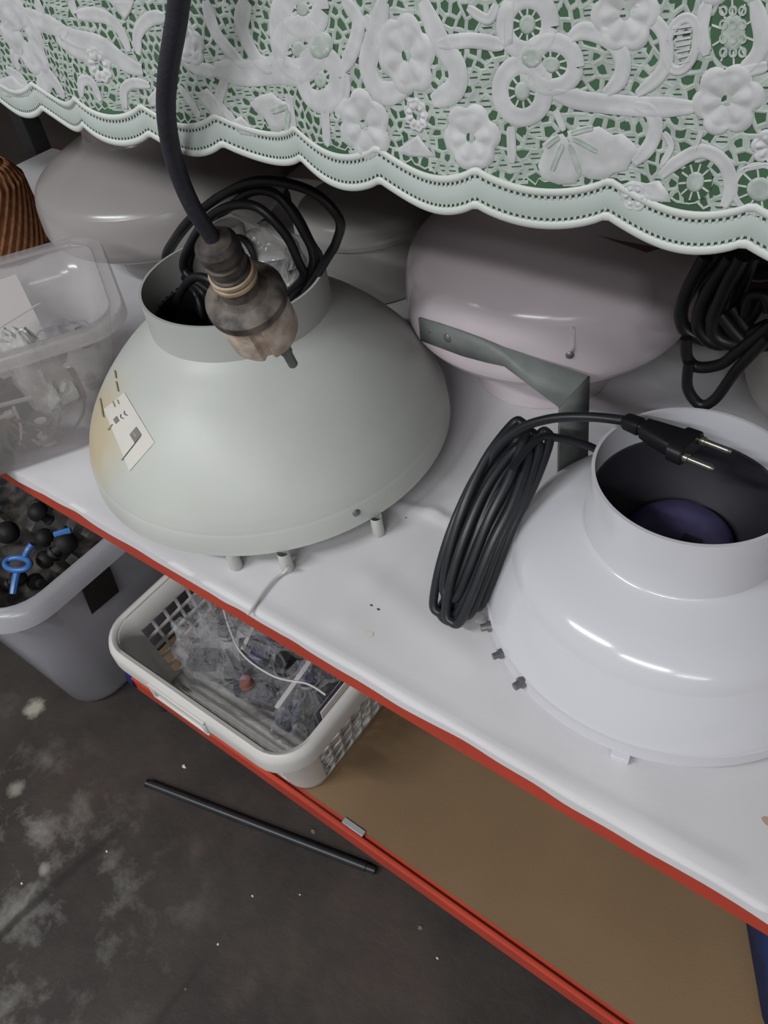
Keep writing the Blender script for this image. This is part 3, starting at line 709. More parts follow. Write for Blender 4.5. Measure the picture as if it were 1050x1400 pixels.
# the same motifs go on along the cloth to both sides and up to the shelf edge
random.seed(12)
for px, py in [(x, y) for x in range(-330, 0, 62) for y in (-70, -5, 60)] + [(x, y) for x in range(30, 1050, 105) for y in (-62, -150)] + [(x, y) for x in (1120, 1230, 1350) for y in (-40, 70, 190)]:
    q = CP(px, py)
    if q.y < zb(q.x) + 0.022 or q.y > ZT - 0.012: continue
    r_ = (CP(px + 10, py) - CP(px - 10, py)).length / 20
    if random.random() < 0.5: flower(px, py, 0.0095 / r_, 6, random.random())
    else:
        a = random.uniform(0, 6.28); R0 = 0.010 / r_
        ribbon(oval_pts(px, py, R0, R0 * 1.1, a, 8, 0, 4.2), 0.0052 / r_)
# ------------------------------------------------------------------ plug hanging in front of the cloth
cordp = thing('hanging_plug', 'thick dark cable hanging over the lace cloth with a dirty cream round plug', 'power plug', (-0.25, 0.205, S + 0.33))
ct = [PY(262, -120, 0.184), PY(250, -40, 0.184), PY(241, 30, 0.185), PY(229, 105, 0.186), PY(228, 165, 0.187), PY(240, 225, 0.190), PY(262, 280, 0.193), PY(290, 325, 0.198), PY(300, 342, 0.199)]
top = ct[0]
ct = [Vector((top.x - 0.004, 0.30, ZT + 0.012)), Vector((top.x, 0.215, ZT + 0.012)), Vector((top.x + 0.001, 0.190, ZT + 0.004))] + ct
put(MB().tube(crom(ct, 8), 0.0036, 12).build('cable', CABLE), cordp)
A = PY(293, 330, 0.198); B = PY(363, 455, 0.2225); ax = (B - A).normalized(); LN = (B - A).length
M = axisM(A, ax)
def al(t): return t * LN
put(MB().lathe([(0.0040, al(-.02)), (0.0078, al(-.005)), (0.0098, al(.03)), (0.0100, al(.10)), (0.0088, al(.115)), (0.0088, al(.15)), (0.0097, al(.16)), (0.0097, al(.205)), (0.0088, al(.215)), (0.0088, al(.25)), (0.0098, al(.26)), (0.0098, al(.36))], 28, M=M, cap0=True).build('cable_gland', GLAND, ang=30), cordp)
put(MB().lathe([(0.0098, al(.275)), (0.0108, al(.28)), (0.0108, al(.305)), (0.0098, al(.31))], 28, M=M).build('clamp_ring', BRASS), cordp)
put(MB().lathe([(0.0098, al(.325)), (0.0110, al(.33)), (0.0110, al(.355)), (0.0098, al(.36))], 28, M=M).build('clamp_ring', BRASS), cordp)
put(MB().lathe([(0.0092, al(.35)), (0.0100, al(.46)), (0.0125, al(.50)), (0.0180, al(.525)), (0.0196, al(.545)), (0.0198, al(.61)), (0.0186, al(.625)), (0.0, al(.625))], 40, M=M).build('plug_cap', DIRTY, ang=30), cordp)
def notched(seg=72):
    mb = MB(); pr = [(0.0178, al(.62)), (0.0184, al(.66)), (0.0182, al(.95)), (0.0166, al(1.0))]; vs = []
    for r, z in pr:
        for k in range(seg):
            a = 2 * math.pi * k / seg; d = min(abs(((a - b + math.pi) % (2 * math.pi)) - math.pi) for b in (notch_a, notch_a + math.pi)); rr = r * (0.84 if d < 0.16 else 1)
            vs.append(M @ Vector((rr * math.cos(a), rr * math.sin(a), z)))
    n = len(pr)
    return mb.add(vs, [(i * seg + k, i * seg + (k + 1) % seg, (i + 1) * seg + (k + 1) % seg, (i + 1) * seg + k) for i in range(n - 1) for k in range(seg)] + [tuple((n - 1) * seg + k for k in range(seg))])
loc = M.inverted() @ Vector(CAM); notch_a = math.atan2(loc.y, loc.x) + 0.25
put(notched().build('plug_body', CREAM, ang=30), cordp)
def _pd(b_):
    q = PROJ(M @ Vector((0.0092 * math.cos(b_), 0.0092 * math.sin(b_), LN))); return math.hypot(q[0] - 378, q[1] - 462)
ba0 = min((2 * math.pi * k / 72 for k in range(72)), key=_pd)
for ba in (ba0, ba0 + math.pi):
    cx_, cy_ = 0.0092 * math.cos(ba), 0.0092 * math.sin(ba)
    put(MB().lathe([(0.0034, al(.98)), (0.0034, al(1.16)), (0.0027, al(1.165)), (0.0027, al(1.34)), (0.0016, al(1.365)), (0, al(1.37))], 16, (cx_, cy_, 0), M=M).build('pin', STEEL, ang=30), cordp)

# ------------------------------------------------------------------ cord coiled in the neck of the grey fan
coil = thing('coiled_cord', 'black cord coiled in loops inside the neck of the matte grey fan', 'cord', (gx, gy, S + 0.12))
loops = [([(228, 360), (240, 325), (275, 287), (345, 249), (420, 259), (463, 298), (460, 330), (446, 355)], 0.392, -0.045, 0.056),
         ([(224, 372), (243, 325), (295, 272), (352, 256), (396, 282), (424, 330), (436, 362)], 0.402, -0.058, 0.050),
         ([(252, 370), (262, 330), (296, 290), (346, 281), (388, 318), (408, 358), (414, 380)], 0.385, -0.030, 0.036),
         ([(262, 380), (262, 345), (280, 305), (312, 285), (345, 262), (380, 268), (412, 312), (428, 360)], 0.390, -0.022, 0.044)]
for pts, y, xa, xb in loops:
    nq = len(pts) - 1; q = [PY(a, b, y + 0.020 * max(0.0, (i / nq - 0.45) / 0.55)) for i, (a, b) in enumerate(pts)]
    q = [Vector((gx + xa + 0.010, gy - 0.010, S + 0.118)), Vector((gx + xa, gy, S + 0.150))] + q + [Vector((gx + xb * 0.85, gy + 0.022, S + 0.150)), Vector((gx + xb * 0.6, gy + 0.010, S + 0.118))]
    put(MB().tube(crom(q, 8), 0.0037, 10).build('cord_loop', BLACK), coil)
q = [PY(a, b, 0.360) for a, b in ((234, 446), (246, 402), (268, 379), (296, 390), (310, 425), (316, 450))]
put(MB().tube(crom(q, 8), 0.0037, 10).build('cord_loop', BLACK), coil)
cap = thing('capacitor', 'white round capacitor with black lead behind the cord loops', 'capacitor', (0, 0, 0))
q = PY(312, 318, 0.425); cap.location = (q.x, q.y, q.z - 0.02)
MB().lathe([(0, 0.028), (0.012, 0.028), (0.014, 0.025), (0.014, -0.02), (0, -0.02)], 28, (0, 0, 0.0)).build('body', TIE, cap)
MB().tube(crom([(0.012, -0.004, 0.02), (0.024, -0.006, 0.022), (0.034, -0.008, 0.014), (0.038, -0.01, -0.01)], 6), 0.003, 8).build('lead', BLACK, cap)

def bag(name, label, c, rx, ry, rz, mt, seed, group=None, amp=0.25, freq=1.6, rot=(0, 0, 0), cat='bag', seam=True, strip_w=0.0):
    root = thing(name, label, cat, c, rot[2], group); mb = MB(); NU, NV = 36, 22; vs = []
    for i in range(NV + 1):
        ph = -math.pi / 2 + math.pi * i / NV
        for k in range(NU):
            th = 2 * math.pi * k / NU; d = Vector((math.cos(ph) * math.cos(th), math.cos(ph) * math.sin(th), math.sin(ph)))
            s1 = mnoise.noise(d * freq + Vector((seed, 0, 0))); s2 = abs(mnoise.noise(d * freq * 2.6 + Vector((0, seed, 0)))); s3 = abs(mnoise.noise(d * freq * 6 + Vector((0, 0, seed))))
            f_ = 1 + amp * s1 - amp * 0.9 * s2 - amp * 0.35 * s3
            vs.append((d.x * rx * f_, d.y * ry * f_, max(-rz, d.z * rz * f_)))
    fs = [(i * NU + k, i * NU + (k + 1) % NU, (i + 1) * NU + (k + 1) % NU, (i + 1) * NU + k) for i in range(NV) for k in range(NU)]
    R_ = Matrix.Rotation(rot[0], 4, 'X') @ Matrix.Rotation(rot[1], 4, 'Y')
    mb.add([R_ @ Vector(v) for v in vs], fs).build('film', mt, root, ang=35)
    return root
bg1 = bag('plastic_bag', 'crumpled milky plastic bag behind the cord loops of the grey fan', PY(362, 352, 0.44), 0.045, 0.03, 0.03, BAG_DENSE, 3.1)
MB().box(-0.038, 0.03, -0.002, 0.002, 0.012, 0.030, M=Matrix.Rotation(0.2, 4, 'Y')).build('paper_slip', PAPER, bg1)

# ------------------------------------------------------------------ cord and plug of the white fan
wc = thing('coiled_cord', 'black coiled cord with two-pin plug leaning on the glossy white fan', 'cord', (-0.2, 0.33, S))
random.seed(8)
topc = PZ(722, 606, 0.105); botc = PZ(628, 832, 0.010)
axis = (botc - topc); ac = axis.normalized(); side = Vector((ac.y, -ac.x, 0)).normalized(); nrm = ac.cross(side)
if nrm.z < 0: nrm = -nrm
for k in range(8):
    w = 0.0095 + 0.0012 * (k % 3); off = nrm * (0.0066 * (k % 3) + 0.003) + side * ((k - 3.5) * 0.0032)
    sh0 = (0.004 * ((k * 7) % 5 - 2)) * ac; q = []
    for a, b in ((0.02, -0.55), (0.25, -1.0), (0.5, -0.9), (0.8, -0.8), (0.97, -0.55), (1.0, 0.0), (0.96, 0.55), (0.75, 0.85), (0.5, 0.95), (0.22, 0.95), (0.0, 0.5), (-0.03, 0)):
        bow = nrm * (0.012 * math.sin(math.pi * max(0, min(1, a))))
        p = topc + axis * a + side * (w * b) + off + sh0 + bow
        p.z = max(p.z, S + 0.0075); q.append(p)
    put(MB().tube(crom(q, 6, True), 0.0036, 10, closed=True).build('cord_loop', BLACK_PVC), wc)
q0 = botc + Vector((-0.010, 0.004, 0)); q0.z = S + 0.008
put(MB().tube(crom([PZ(640, 780, 0.02), PZ(612, 815, 0.008), PZ(602, 838, 0.0072), PZ(618, 850, 0.0072), PZ(640, 838, 0.0085), PZ(650, 810, 0.014)], 8), 0.0036, 10).build('cord_loop', BLACK_PVC), wc)
lead = [PZ(648, 770, 0.045), PZ(640, 700, 0.075), PZ(668, 630, 0.105), PZ(705, 590, 0.130), PZ(750, 573, 0.145), PZ(805, 570, 0.152), PZ(856, 575, 0.1520)]
put(MB().tube(crom(lead, 8), 0.0034, 10).build('cord_lead', BLACK_PVC), wc)
put(MB().tube(crom([PZ(700, 640, 0.112), PZ(735, 600, 0.118), PZ(765, 599, 0.112), PZ(800, 608, 0.104), PZ(822, 618, 0.095)], 8), 0.0030, 10).build('cord_lead', BLACK_PVC), wc)
p0 = PZ(854, 575, 0.152); p1 = PZ(948, 612, 0.156); ax2 = (p1 - p0); L2 = ax2.length; ax2.normalize()
# plug frame: x across the two pins
pa, pb = PZ(958, 594, 0.157), PZ(945, 636, 0.157)
acr = (pb - pa); acr = (acr - ax2 * acr.dot(ax2)).normalized(); upv = ax2.cross(acr)
MP = Matrix(((acr.x, upv.x, ax2.x, p0.x), (acr.y, upv.y, ax2.y, p0.y), (acr.z, upv.z, ax2.z, p0.z), (0, 0, 0, 1)))
def oval_loft(secs, seg=28):
    mb = MB(); vs = []
    for z, a, b, cx in secs:
        for k in range(seg):
            t = 2 * math.pi * k / seg; c, s = math.cos(t), math.sin(t); e = 0.6
            vs.append(MP @ Vector((cx + a * math.copysign(abs(c) ** e, c), b * math.copysign(abs(s) ** e, s), z)))
    n = len(secs)
    return mb.add(vs, [(i * seg + k, i * seg + (k + 1) % seg, (i + 1) * seg + (k + 1) % seg, (i + 1) * seg + k) for i in range(n - 1) for k in range(seg)] + [tuple(range(seg)), tuple((n - 1) * seg + k for k in range(seg))])
plug = put(oval_loft([(0.0, .0042, .0042, 0), (0.002, .0052, .0050, 0), (0.012, .0056, .0052, 0), (0.0122, .0046, .0044, 0), (0.0145, .0046, .0044, 0), (0.0147, .0066, .0056, 0), (0.024, .0085, .0062, 0.001), (L2 * 0.78, .0105, .0066, .0015), (L2 * 0.80, .0135, .0068, .0015), (L2 * 0.98, .0140, .0068, .0015), (L2, .0132, .006, .0015)]).build('plug_body', BLACK, ang=35), wc)
for sx in (-0.0085, 0.0105):
    o = put(MB().lathe([(0.0030, L2 - 0.001), (0.0030, L2 + 0.003), (0.0021, L2 + 0.0032), (0.0021, L2 + 0.018), (0.0012, L2 + 0.0195), (0, L2 + 0.0196)], 16, (sx, 0, 0), M=MP).build('pin', CHROME, ang=30), wc)

# ------------------------------------------------------------------ tangle of black cord at the back right
tg = thing('tangled_cord', 'dark tangle of black cord draped beside the pinkish white fan', 'cord', (-0.09, 0.56, S))
tl = [([(985, 345), (945, 395), (930, 430), (945, 455), (990, 450), (1010, 400), (1030, 350)], 0.50, .0048),
      ([(965, 350), (935, 410), (936, 450), (975, 465), (1020, 440), (1048, 400)], 0.495, .0048),
      ([(1000, 352), (968, 400), (955, 445), (985, 470), (1050, 445)], 0.49, .0050),
      ([(1015, 352), (990, 400), (975, 450), (1000, 470), (1060, 470)], 0.485, .005),
      ([(938, 462), (940, 490), (955, 502), (985, 498), (1010, 480), (1060, 440)], 0.48, .0042),
      ([(942, 495), (940, 530), (957, 553), (978, 545), (1008, 505), (1050, 462)], 0.475, .0040),
      ([(1018, 430), (1026, 405), (1045, 404), (1052, 425)], 0.49, .004),
      ([(990, 345), (1030, 372), (1070, 368)], 0.52, .006),
      ([(1000, 420), (1030, 455), (1080, 440)], 0.492, .0048),
      ([(985, 430), (1025, 470), (1080, 455)], 0.486, .0048)]
for pts, y, r in tl:
    put(MB().tube(crom([PY(a, b, y) for a, b in pts], 8), r, 10).build('cord_loop', BLACK), tg)

# ------------------------------------------------------------------ containers
def rrect(hx, hy, r, nc=8):
    out = []
    for cx, cy, a0 in ((hx - r, hy - r, 0), (-hx + r, hy - r, math.pi / 2), (-hx + r, -hy + r, math.pi), (hx - r, -hy + r, 3 * math.pi / 2)):
        for k in range(nc + 1):
            a = a0 + math.pi / 2 * k / nc; out.append((cx + r * math.cos(a), cy + r * math.sin(a)))
    return out
def loft(secs, closed_bottom=True, loop=False):
    mb = MB(); vs = []; n = None
    for sec in secs:
        hx, hy, r, z = sec[:4]; ox = sec[4] if len(sec) > 4 else 0.0
        p = rrect(hx, hy, r); n = len(p); vs += [(x + ox, y, z) for x, y in p]
    m_ = len(secs); fs = []
    for i in range(m_ if loop else m_ - 1):
        j = (i + 1) % m_
        fs += [(i * n + k, i * n + (k + 1) % n, j * n + (k + 1) % n, j * n + k) for k in range(n)]
    if closed_bottom: fs.append(tuple(range(n)))
    return mb.add(vs, fs)

# clear box with odds and ends on the left end of the shelf
du = Vector((0.51, 0.86, 0)).normalized(); rzb = math.atan2(du.y, du.x)
cbox = thing('clear_box', 'clear plastic storage box full of bagged odds and ends on the shelf edge', 'box', (-0.737, 0.265, S + 0.003), rzb)
HX, HY, HB = 0.133, 0.098, 0.132
loft([(HX - 0.040, HY - 0.020, 0.030, 0.0, -0.022), (HX - 0.036, HY - 0.016, 0.033, 0.004, -0.022), (HX - 0.014, HY - 0.008, 0.034, HB * 0.6, -0.007), (HX - 0.005, HY - 0.005, 0.034, HB, 0)]).build('wall', CLEAR, cbox, solid=0.0016)
loft([(HX - 0.0055, HY - 0.0055, 0.034, HB - 0.003), (HX - 0.004, HY - 0.004, 0.034, HB), (HX + 0.006, HY + 0.006, 0.042, HB + 0.001), (HX + 0.008, HY + 0.008, 0.044, HB - 0.002), (HX + 0.008, HY + 0.008, 0.044, HB - 0.011), (HX + 0.0065, HY + 0.0065, 0.043, HB - 0.011), (HX + 0.006, HY + 0.006, 0.042, HB - 0.003)], False, True).build('rim', CLEAR_RIM, cbox, ang=50)
Mb = Matrix.Translation(cbox.location) @ Matrix.Rotation(rzb, 4, 'Z')
def inbox(x, y, z): return Mb @ Vector((x, y, z))
def card(name, label, c, w, h, rz, tilt, mt, cat='card', group=None):
    o = MB().box(-w / 2, w / 2, -0.0004, 0.0004, -h / 2, h / 2, M=Matrix.Rotation(rz, 4, 'Z') @ Matrix.Rotation(tilt, 4, 'X')).build(name, mt, smooth=False)
    o.location = c; return tag(o, label, cat, group)
card('white_card', 'upright white card inside the clear box', inbox(0.026, 0.056, 0.092), 0.046, 0.070, rzb + 0.1, -0.45, PAPER)
card('paper_slip', 'thin folded white paper slip lying across the clear box', inbox(0.035, 0.012, 0.108), 0.060, 0.016, rzb + 0.55, 1.15, PAPER, 'paper')
bag('plastic_bag', 'yellowish clear bag bulging over the rim of the clear box', inbox(0.040, -0.058, 0.082), 0.042, 0.022, 0.052, BAG_DENSE, 5.2, amp=0.3)
bag('plastic_bag', 'flat clear bag at the far end of the clear box', inbox(0.062, 0.02, 0.05), 0.032, 0.046, 0.040, BAG, 9.7, amp=0.3)
bag('plastic_bag', 'clear bag of small parts at the front of the clear box', inbox(-0.06, -0.03, 0.045), 0.05, 0.04, 0.04, BAG, 2.3, amp=0.3)
random.seed(21)
PCOL = [mat('part_grey', srgb(120, 116, 114), 0.5), mat('part_dark', srgb(50, 48, 52), 0.5), mat('part_brown', srgb(124, 96, 84), 0.6), mat('part_navy', srgb(62, 64, 92), 0.4), mat('part_white', srgb(190, 184, 182), 0.5), mat('part_green', srgb(92, 104, 96), 0.5)]
def gadget(c, s, mt, label, group, rz=0.0, kind=0):
    root = thing('small_part', label, 'part', c, rz, group)
    if kind == 0:
        MB().box(-s, s, -s * .7, s * .7, 0, s * 1.1).build('body', mt, root, bevel=s * .15)
        MB().lathe([(0, s * 1.5), (s * .35, s * 1.5), (s * .4, s * 1.4), (s * .4, s)], 14).build('knob', PCOL[1], root)
    else:
        MB().lathe([(0, 0), (s * .55, 0), (s * .6, s * .1), (s * .6, s * .9), (s * .4, s), (s * .4, s * 1.5), (0, s * 1.5)], 18).build('body', mt, root, ang=30)
        MB().lathe([(s * .62, s * .3), (s * .7, s * .35), (s * .7, s * .5), (s * .62, s * .55)], 18).build('ring', PCOL[0], root)
    return root
nm = {0: 'grey', 1: 'dark', 2: 'brown', 3: 'navy', 4: 'white', 5: 'greenish'}
for k in range(16):
    x, y = random.uniform(-0.095, 0.100), random.uniform(-0.065, 0.065); ci = [3, 1, 2, 4, 5, 0, 1, 2][k % 8]; kd = k % 2
    p = inbox(x, y, 0.004 if k < 9 else 0.036)
    gadget(p, random.uniform(0.011, 0.019), PCOL[ci], f'small {nm[ci]} {"round" if kd else "square"} plastic fitting in the clear box', 'fittings in the clear box', random.uniform(0, 3), kd)
for i, (a, b, w) in enumerate((((-0.16 + 0.06, -0.080, 0.078), (0.030, -0.076, 0.070), 0.0022), ((-0.10, -0.082, 0.052), (0.002, -0.078, 0.062), 0.0022))):
    A_, B_ = inbox(*a), inbox(*b)
    o = thing('cable_tie', 'white nylon cable tie against the wall of the clear box', 'cable tie', A_, 0, 'cable ties in the clear box')
    put(MB().tube(crom([A_, (A_ + B_) / 2 + Vector((0, 0, 0.002)), B_], 6), w, 8).build('strap', TIE), o); put(MB().lathe([(0, -.004), (.004, -.004), (.004, .004), (0, .004)], 12, M=axisM(B_, B_ - A_)).build('head', TIE), o)
random.seed(5)
WCOL = [(TIE, 'white'), (PCOL[5], 'greenish'), (PCOL[2], 'brown'), (PCOL[3], 'navy'), (mat('tan_wire', srgb(176, 150, 128), 0.5), 'tan')]
for k in range(18):
    a = random.uniform(-.105, .045); yy = -0.060 - 0.004 * (k % 3); A_ = inbox(a, yy, 0.008); B_ = inbox(a + random.uniform(-.035, .035), yy, random.uniform(.03, .065)); Mi = (A_ + B_) / 2 + Vector((random.uniform(-.01, .01), random.uniform(-.004, .004), 0.004))
    mt_, cl = WCOL[k % 5]
    o = MB().tube(crom([A_, Mi, B_], 6), 0.0016, 8).build('wire_end', mt_); tag(o, f'thin {cl} wire end against the wall of the clear box', 'wire', 'wire ends in the clear box')

# twine roll behind it
tw = thing('twine_roll', 'roll of brown twine standing behind the clear box', 'twine', (-1.115, 0.50, S + 0.003))
MB().lathe([(0.020, 0.10), (0.022, 0.118), (0.040, 0.122), (0.055, 0.110), (0.060, 0.09), (0.060, 0.02), (0.050, 0.0), (0.02, 0.0), (0.02, 0.10)], 40).build('core', TWINE, tw)
mb = MB()
for k in range(34):
    a0 = 2 * math.pi * k / 34; mb.tube([((0.0612 + 0.001) * math.cos(a0 + 1.1 * t) * (1 if t < .8 else 1 - (t - .8) * 1.2), (0.0622) * math.sin(a0 + 1.1 * t) * (1 if t < .8 else 1 - (t - .8) * 1.2), 0.010 + 0.108 * t) for t in [i / 10 for i in range(11)]], 0.0024, 6)
wo = mb.build('winding', TWINE, tw); wo['kind'] = 'stuff'

# frosted bin on the floor
bn = thing('frosted_bin', 'frosted plastic bin with black square sticker standing on the floor', 'bin', (-0.98, 0.325, 0.0008))
BH = S - 0.222; bx, by = 0.222, 0.205
loft([(bx - 0.060, by - 0.040, 0.05, 0.0), (bx - 0.052, by - 0.032, 0.055, 0.008), (bx - 0.026, by - 0.012, 0.060, BH * 0.6), (bx - 0.006, by - 0.004, 0.060, BH - 0.012), (bx - 0.002, by - 0.002, 0.060, BH)]).build('wall', FROST, bn, solid=0.002)
loft([(bx - 0.002, by - 0.002, 0.06, BH), (bx + 0.006, by + 0.004, 0.064, BH + 0.002), (bx + 0.014, by + 0.012, 0.07, BH - 0.004), (bx + 0.018, by + 0.016, 0.072, BH - 0.024), (bx + 0.016, by + 0.014, 0.072, BH - 0.025), (bx + 0.011, by + 0.009, 0.068, BH - 0.006), (bx + 0.002, by + 0.001, 0.062, BH - 0.003)], False, True).build('rim', FROST_RIM, bn, ang=60)
st = [PX(a, b, x) for a, b, x in ((108.6, 798.6, -0.7625), (145.7, 764, -0.7615), (163, 808.6, -0.772), (125.7, 840, -0.7725))]
o = MB().add(st, [(0, 1, 2, 3)]).build('sticker', BLACK, solid=0.0006, smooth=False); put(o, bn); o['label'] = 'black square sticker'
DARK_KNOB = mat('matt_black_rubber', srgb(34, 32, 33), 0.6, 0.3, var=0.3, vscale=40)
def knob_tool(px, py, z, r, label, ang=0.0):  # round black knobs, not balls: mushroom head on a stub
    p = PZ(px, py, z - 0.0); root = thing('black_knob', label, 'ball', p, ang, 'black knobs in the frosted bin')
    MB().lathe([(0, r * .9), (r * .5, r * .82), (r * .86, r * .5), (r, 0), (r * .9, -r * .45), (r * .45, -r * .6), (r * .42, -r * 1.6), (0, -r * 1.6)], 22, M=Matrix.Rotation(0.5 + (px * 7 % 13) * 0.12, 4, 'X')).build('head', DARK_KNOB, root)
    MB().lathe([(r * .46, -r * 1.2), (r * .55, -r * 1.2), (r * .55, -r * 1.45), (r * .46, -r * 1.45)], 18, M=Matrix.Rotation(0.5 + (px * 7 % 13) * 0.12, 4, 'X')).build('collar', DARK_IN, root)
for px, py, z, r in ((90, 742, -0.25, 0.017), (62, 765, -0.265, 0.013), (60, 735, -0.275, 0.014), (25, 790, -0.265, 0.012), (112, 703, -0.24, 0.014), (52, 700, -0.25, 0.015), (10, 728, -0.26, 0.017), (48, 795, -0.285, 0.012)):
    knob_tool(px, py, z, r, {90: 'black knob under the loose blue tip in the frosted bin', 112: 'black knob right under the red beam in the frosted bin', 10: 'largest black knob, behind the blue ring in the frosted bin',
                             25: 'black knob beneath the blue shank in the frosted bin'}.get(px, 'small round black knob on a stub, lying in the frosted bin'), px * 0.1)
bt = thing('blue_tool', 'blue plastic ring-handled tool on top of the frosted bin contents', 'tool', PZ(25, 770, -0.25))
ringp = [PZ(24 + 17 * math.cos(a), 771 + 8.5 * math.sin(a), -0.245) for a in [2 * math.pi * k / 14 for k in range(14)]]
put(MB().tube(crom(ringp, 4, True), 0.0042, 10, True).build('ring', BLUE_PL), bt)
put(MB().tube(crom([PZ(33, 763, -0.245), PZ(38, 752, -0.24), PZ(44, 744, -0.235)], 5), 0.0042, 8).build('shank', BLUE_PL), bt)
put(MB().tube(crom([PZ(75, 731, -0.235), PZ(88, 727, -0.233), PZ(97, 725, -0.233)], 5), 0.0045, 8).build('tip', BLUE_PL), bt)
put(MB().tube(crom([PZ(24, 780, -0.25), PZ(20, 798, -0.262), PZ(18, 812, -0.27)], 5), 0.0048, 8).build('shank', BLUE_PL), bt)
fl = MB(); vs = []; n = 26
for i in range(n):
    for j in range(n):
        x, y = -0.155 + 0.31 * i / (n - 1), -0.160 + 0.32 * j / (n - 1); vs.append((x, y, BH - 0.085 + 0.02 * mnoise.noise(Vector((x * 20, y * 20, 2))) + 0.01 * mnoise.noise(Vector((x * 60, y * 60, 7)))))
o = fl.add(vs, [(i * n + j, (i + 1) * n + j, (i + 1) * n + j + 1, i * n + j + 1) for i in range(n - 1) for j in range(n - 1)]).build('hardware_pile', mat('dark_hardware', srgb(84, 78, 72), 0.55, col2=srgb(28, 27, 28), vscale=38), ang=25, solid=0.05, offset=-1)
o.location = bn.location; tag(o, 'jumble of dark small hardware filling the frosted bin', 'hardware', kind='stuff')

# ------------------------------------------------------------------ laundry basket on the lower shelf
ZL = S - 0.449
bk = thing('laundry_basket', 'white plastic lattice basket jutting over the red lower shelf edge', 'basket', (-0.541, 0.314, ZL + 0.0005))
KH = 0.150; KX0, KY0 = 0.141, 0.096; KX1, KY1 = 0.158, 0.118; KR0, KR1 = 0.030, 0.040
def kpt(s_, t):               # s_: (segment, fraction); t height 0..1
    hx, hy, r = KX0 + (KX1 - KX0) * t, KY0 + (KY1 - KY0) * t, KR0 + (KR1 - KR0) * t; sd, f_ = s_; z = KH * t
    if sd == 0: return (hx, -hy + r + (2 * hy - 2 * r) * f_, z)
    if sd == 2: return (hx - r - (2 * hx - 2 * r) * f_, hy, z)
    if sd == 4: return (-hx, hy - r - (2 * hy - 2 * r) * f_, z)
    if sd == 6: return (-hx + r + (2 * hx - 2 * r) * f_, -hy, z)
    cx, cy, a0 = {1: (hx - r, hy - r, 0), 3: (-hx + r, hy - r, math.pi / 2), 5: (-hx + r, -hy + r, math.pi), 7: (hx - r, -hy + r, 1.5 * math.pi)}[sd]
    a = a0 + math.pi / 2 * f_; return (cx + r * math.cos(a), cy + r * math.sin(a), z)
cols = []
def addcols(sd, nh, first, bar):
    if nh == 0:
        for k in range(8): cols.append((sd, k / 8, (k + 1) / 8, False)); 
        return
    hw = (1 - bar * (nh - 1) - 2 * first) / nh; x = 0.0
    cols.append((sd, 0, first, False)); x = first
    for k in range(nh):
        cols.append((sd, x, x + hw, True)); x += hw
        nb = bar if k < nh - 1 else first
        cols.append((sd, x, min(1, x + nb), False)); x += nb
addcols(0, 7, 0.01, 0.03); addcols(1, 0, 0, 0); addcols(2, 12, 0.02, 0.025); addcols(3, 0, 0, 0); addcols(4, 7, 0.01, 0.03); addcols(5, 0, 0, 0); addcols(6, 12, 0.02, 0.025); addcols(7, 0, 0, 0)
rows = [(0.0, 0.07, False)]; y = 0.07
for k in range(5):
    rows.append((y, y + 0.115, True)); y += 0.115; rows.append((y, y + 0.033, False)); y += 0.033
rows.append((y, 1.0, False))
mb = MB(); cache = {}
def kv(s_, t):
    p = kpt(s_, t); key = tuple(round(q, 6) for q in p)
    if key not in cache: cache[key] = len(mb.v); mb.v.append(p)
    return cache[key]
for sd, f0, f1, hole in cols:
    for t0, t1, rh in rows:
        if hole and rh and sd in (0, 2, 4, 6): continue
        mb.f.append((kv((sd, f0), t0), kv((sd, f1), t0), kv((sd, f1), t1), kv((sd, f0), t1)))
mb.build('lattice_wall', WHITE_PL, bk, solid=0.0022, ang=30)
loft([(KX0, KY0, KR0, 0.0015), (KX0, KY0, KR0, 0.0)], True).build('base', WHITE_PL, bk, solid=0.0)
loft([(KX1 - 0.001, KY1 - 0.001, KR1, KH - 0.004), (KX1 + 0.001, KY1 + 0.001, KR1, KH + 0.003), (KX1 + 0.006, KY1 + 0.006, KR1 + .005, KH + 0.005), (KX1 + 0.011, KY1 + 0.011, KR1 + .01, KH + 0.002), (KX1 + 0.0135, KY1 + 0.0135, KR1 + .012, KH - 0.006), (KX1 + 0.0135, KY1 + 0.0135, KR1 + .012, KH - 0.024), (KX1 + 0.0115, KY1 + 0.0115, KR1 + .011, KH - 0.024), (KX1 + 0.0115, KY1 + 0.0115, KR1 + .011, KH - 0.006)], False, True).build('rim', WHITE_PL, bk, ang=50)
hb = MB(); yh = -(KY1 + 0.0135)     # handle ledge with a recessed slot
hb.box(-0.060, 0.040, yh - 0.003, yh + 0.004, KH - 0.032, KH - 0.026); hb.box(-0.060, 0.040, yh - 0.003, yh + 0.004, KH - 0.008, KH - 0.001)
hb.box(-0.060, -0.052, yh - 0.003, yh + 0.004, KH - 0.026, KH - 0.008); hb.box(0.032, 0.040, yh - 0.003, yh + 0.004, KH - 0.026, KH - 0.008)
hb.build('handle', WHITE_PL, bk, bevel=0.0015)
BKL = Vector(bk.location)
def inbk(x, y, z): return BKL + Vector((x, y, z))
bag('plastic_bag', 'large crumpled clear bag of dark parts filling the white basket', inbk(-0.030, -0.036, 0.090), 0.100, 0.056, 0.072, BAG, 1.7, amp=0.30, freq=2.4)
bag('plastic_bag', 'clear bag slumped against the lattice at the bin end of the white basket', inbk(-0.105, 0.035, 0.092), 0.034, 0.055, 0.070, BAG, 7.3, amp=0.35, freq=2.2)
bag('plastic_bag', 'shiny zip bag with white seal strips near the red beam in the basket', inbk(0.010, 0.048, 0.094), 0.062, 0.042, 0.062, BAG, 4.4, amp=0.35, freq=2.2)
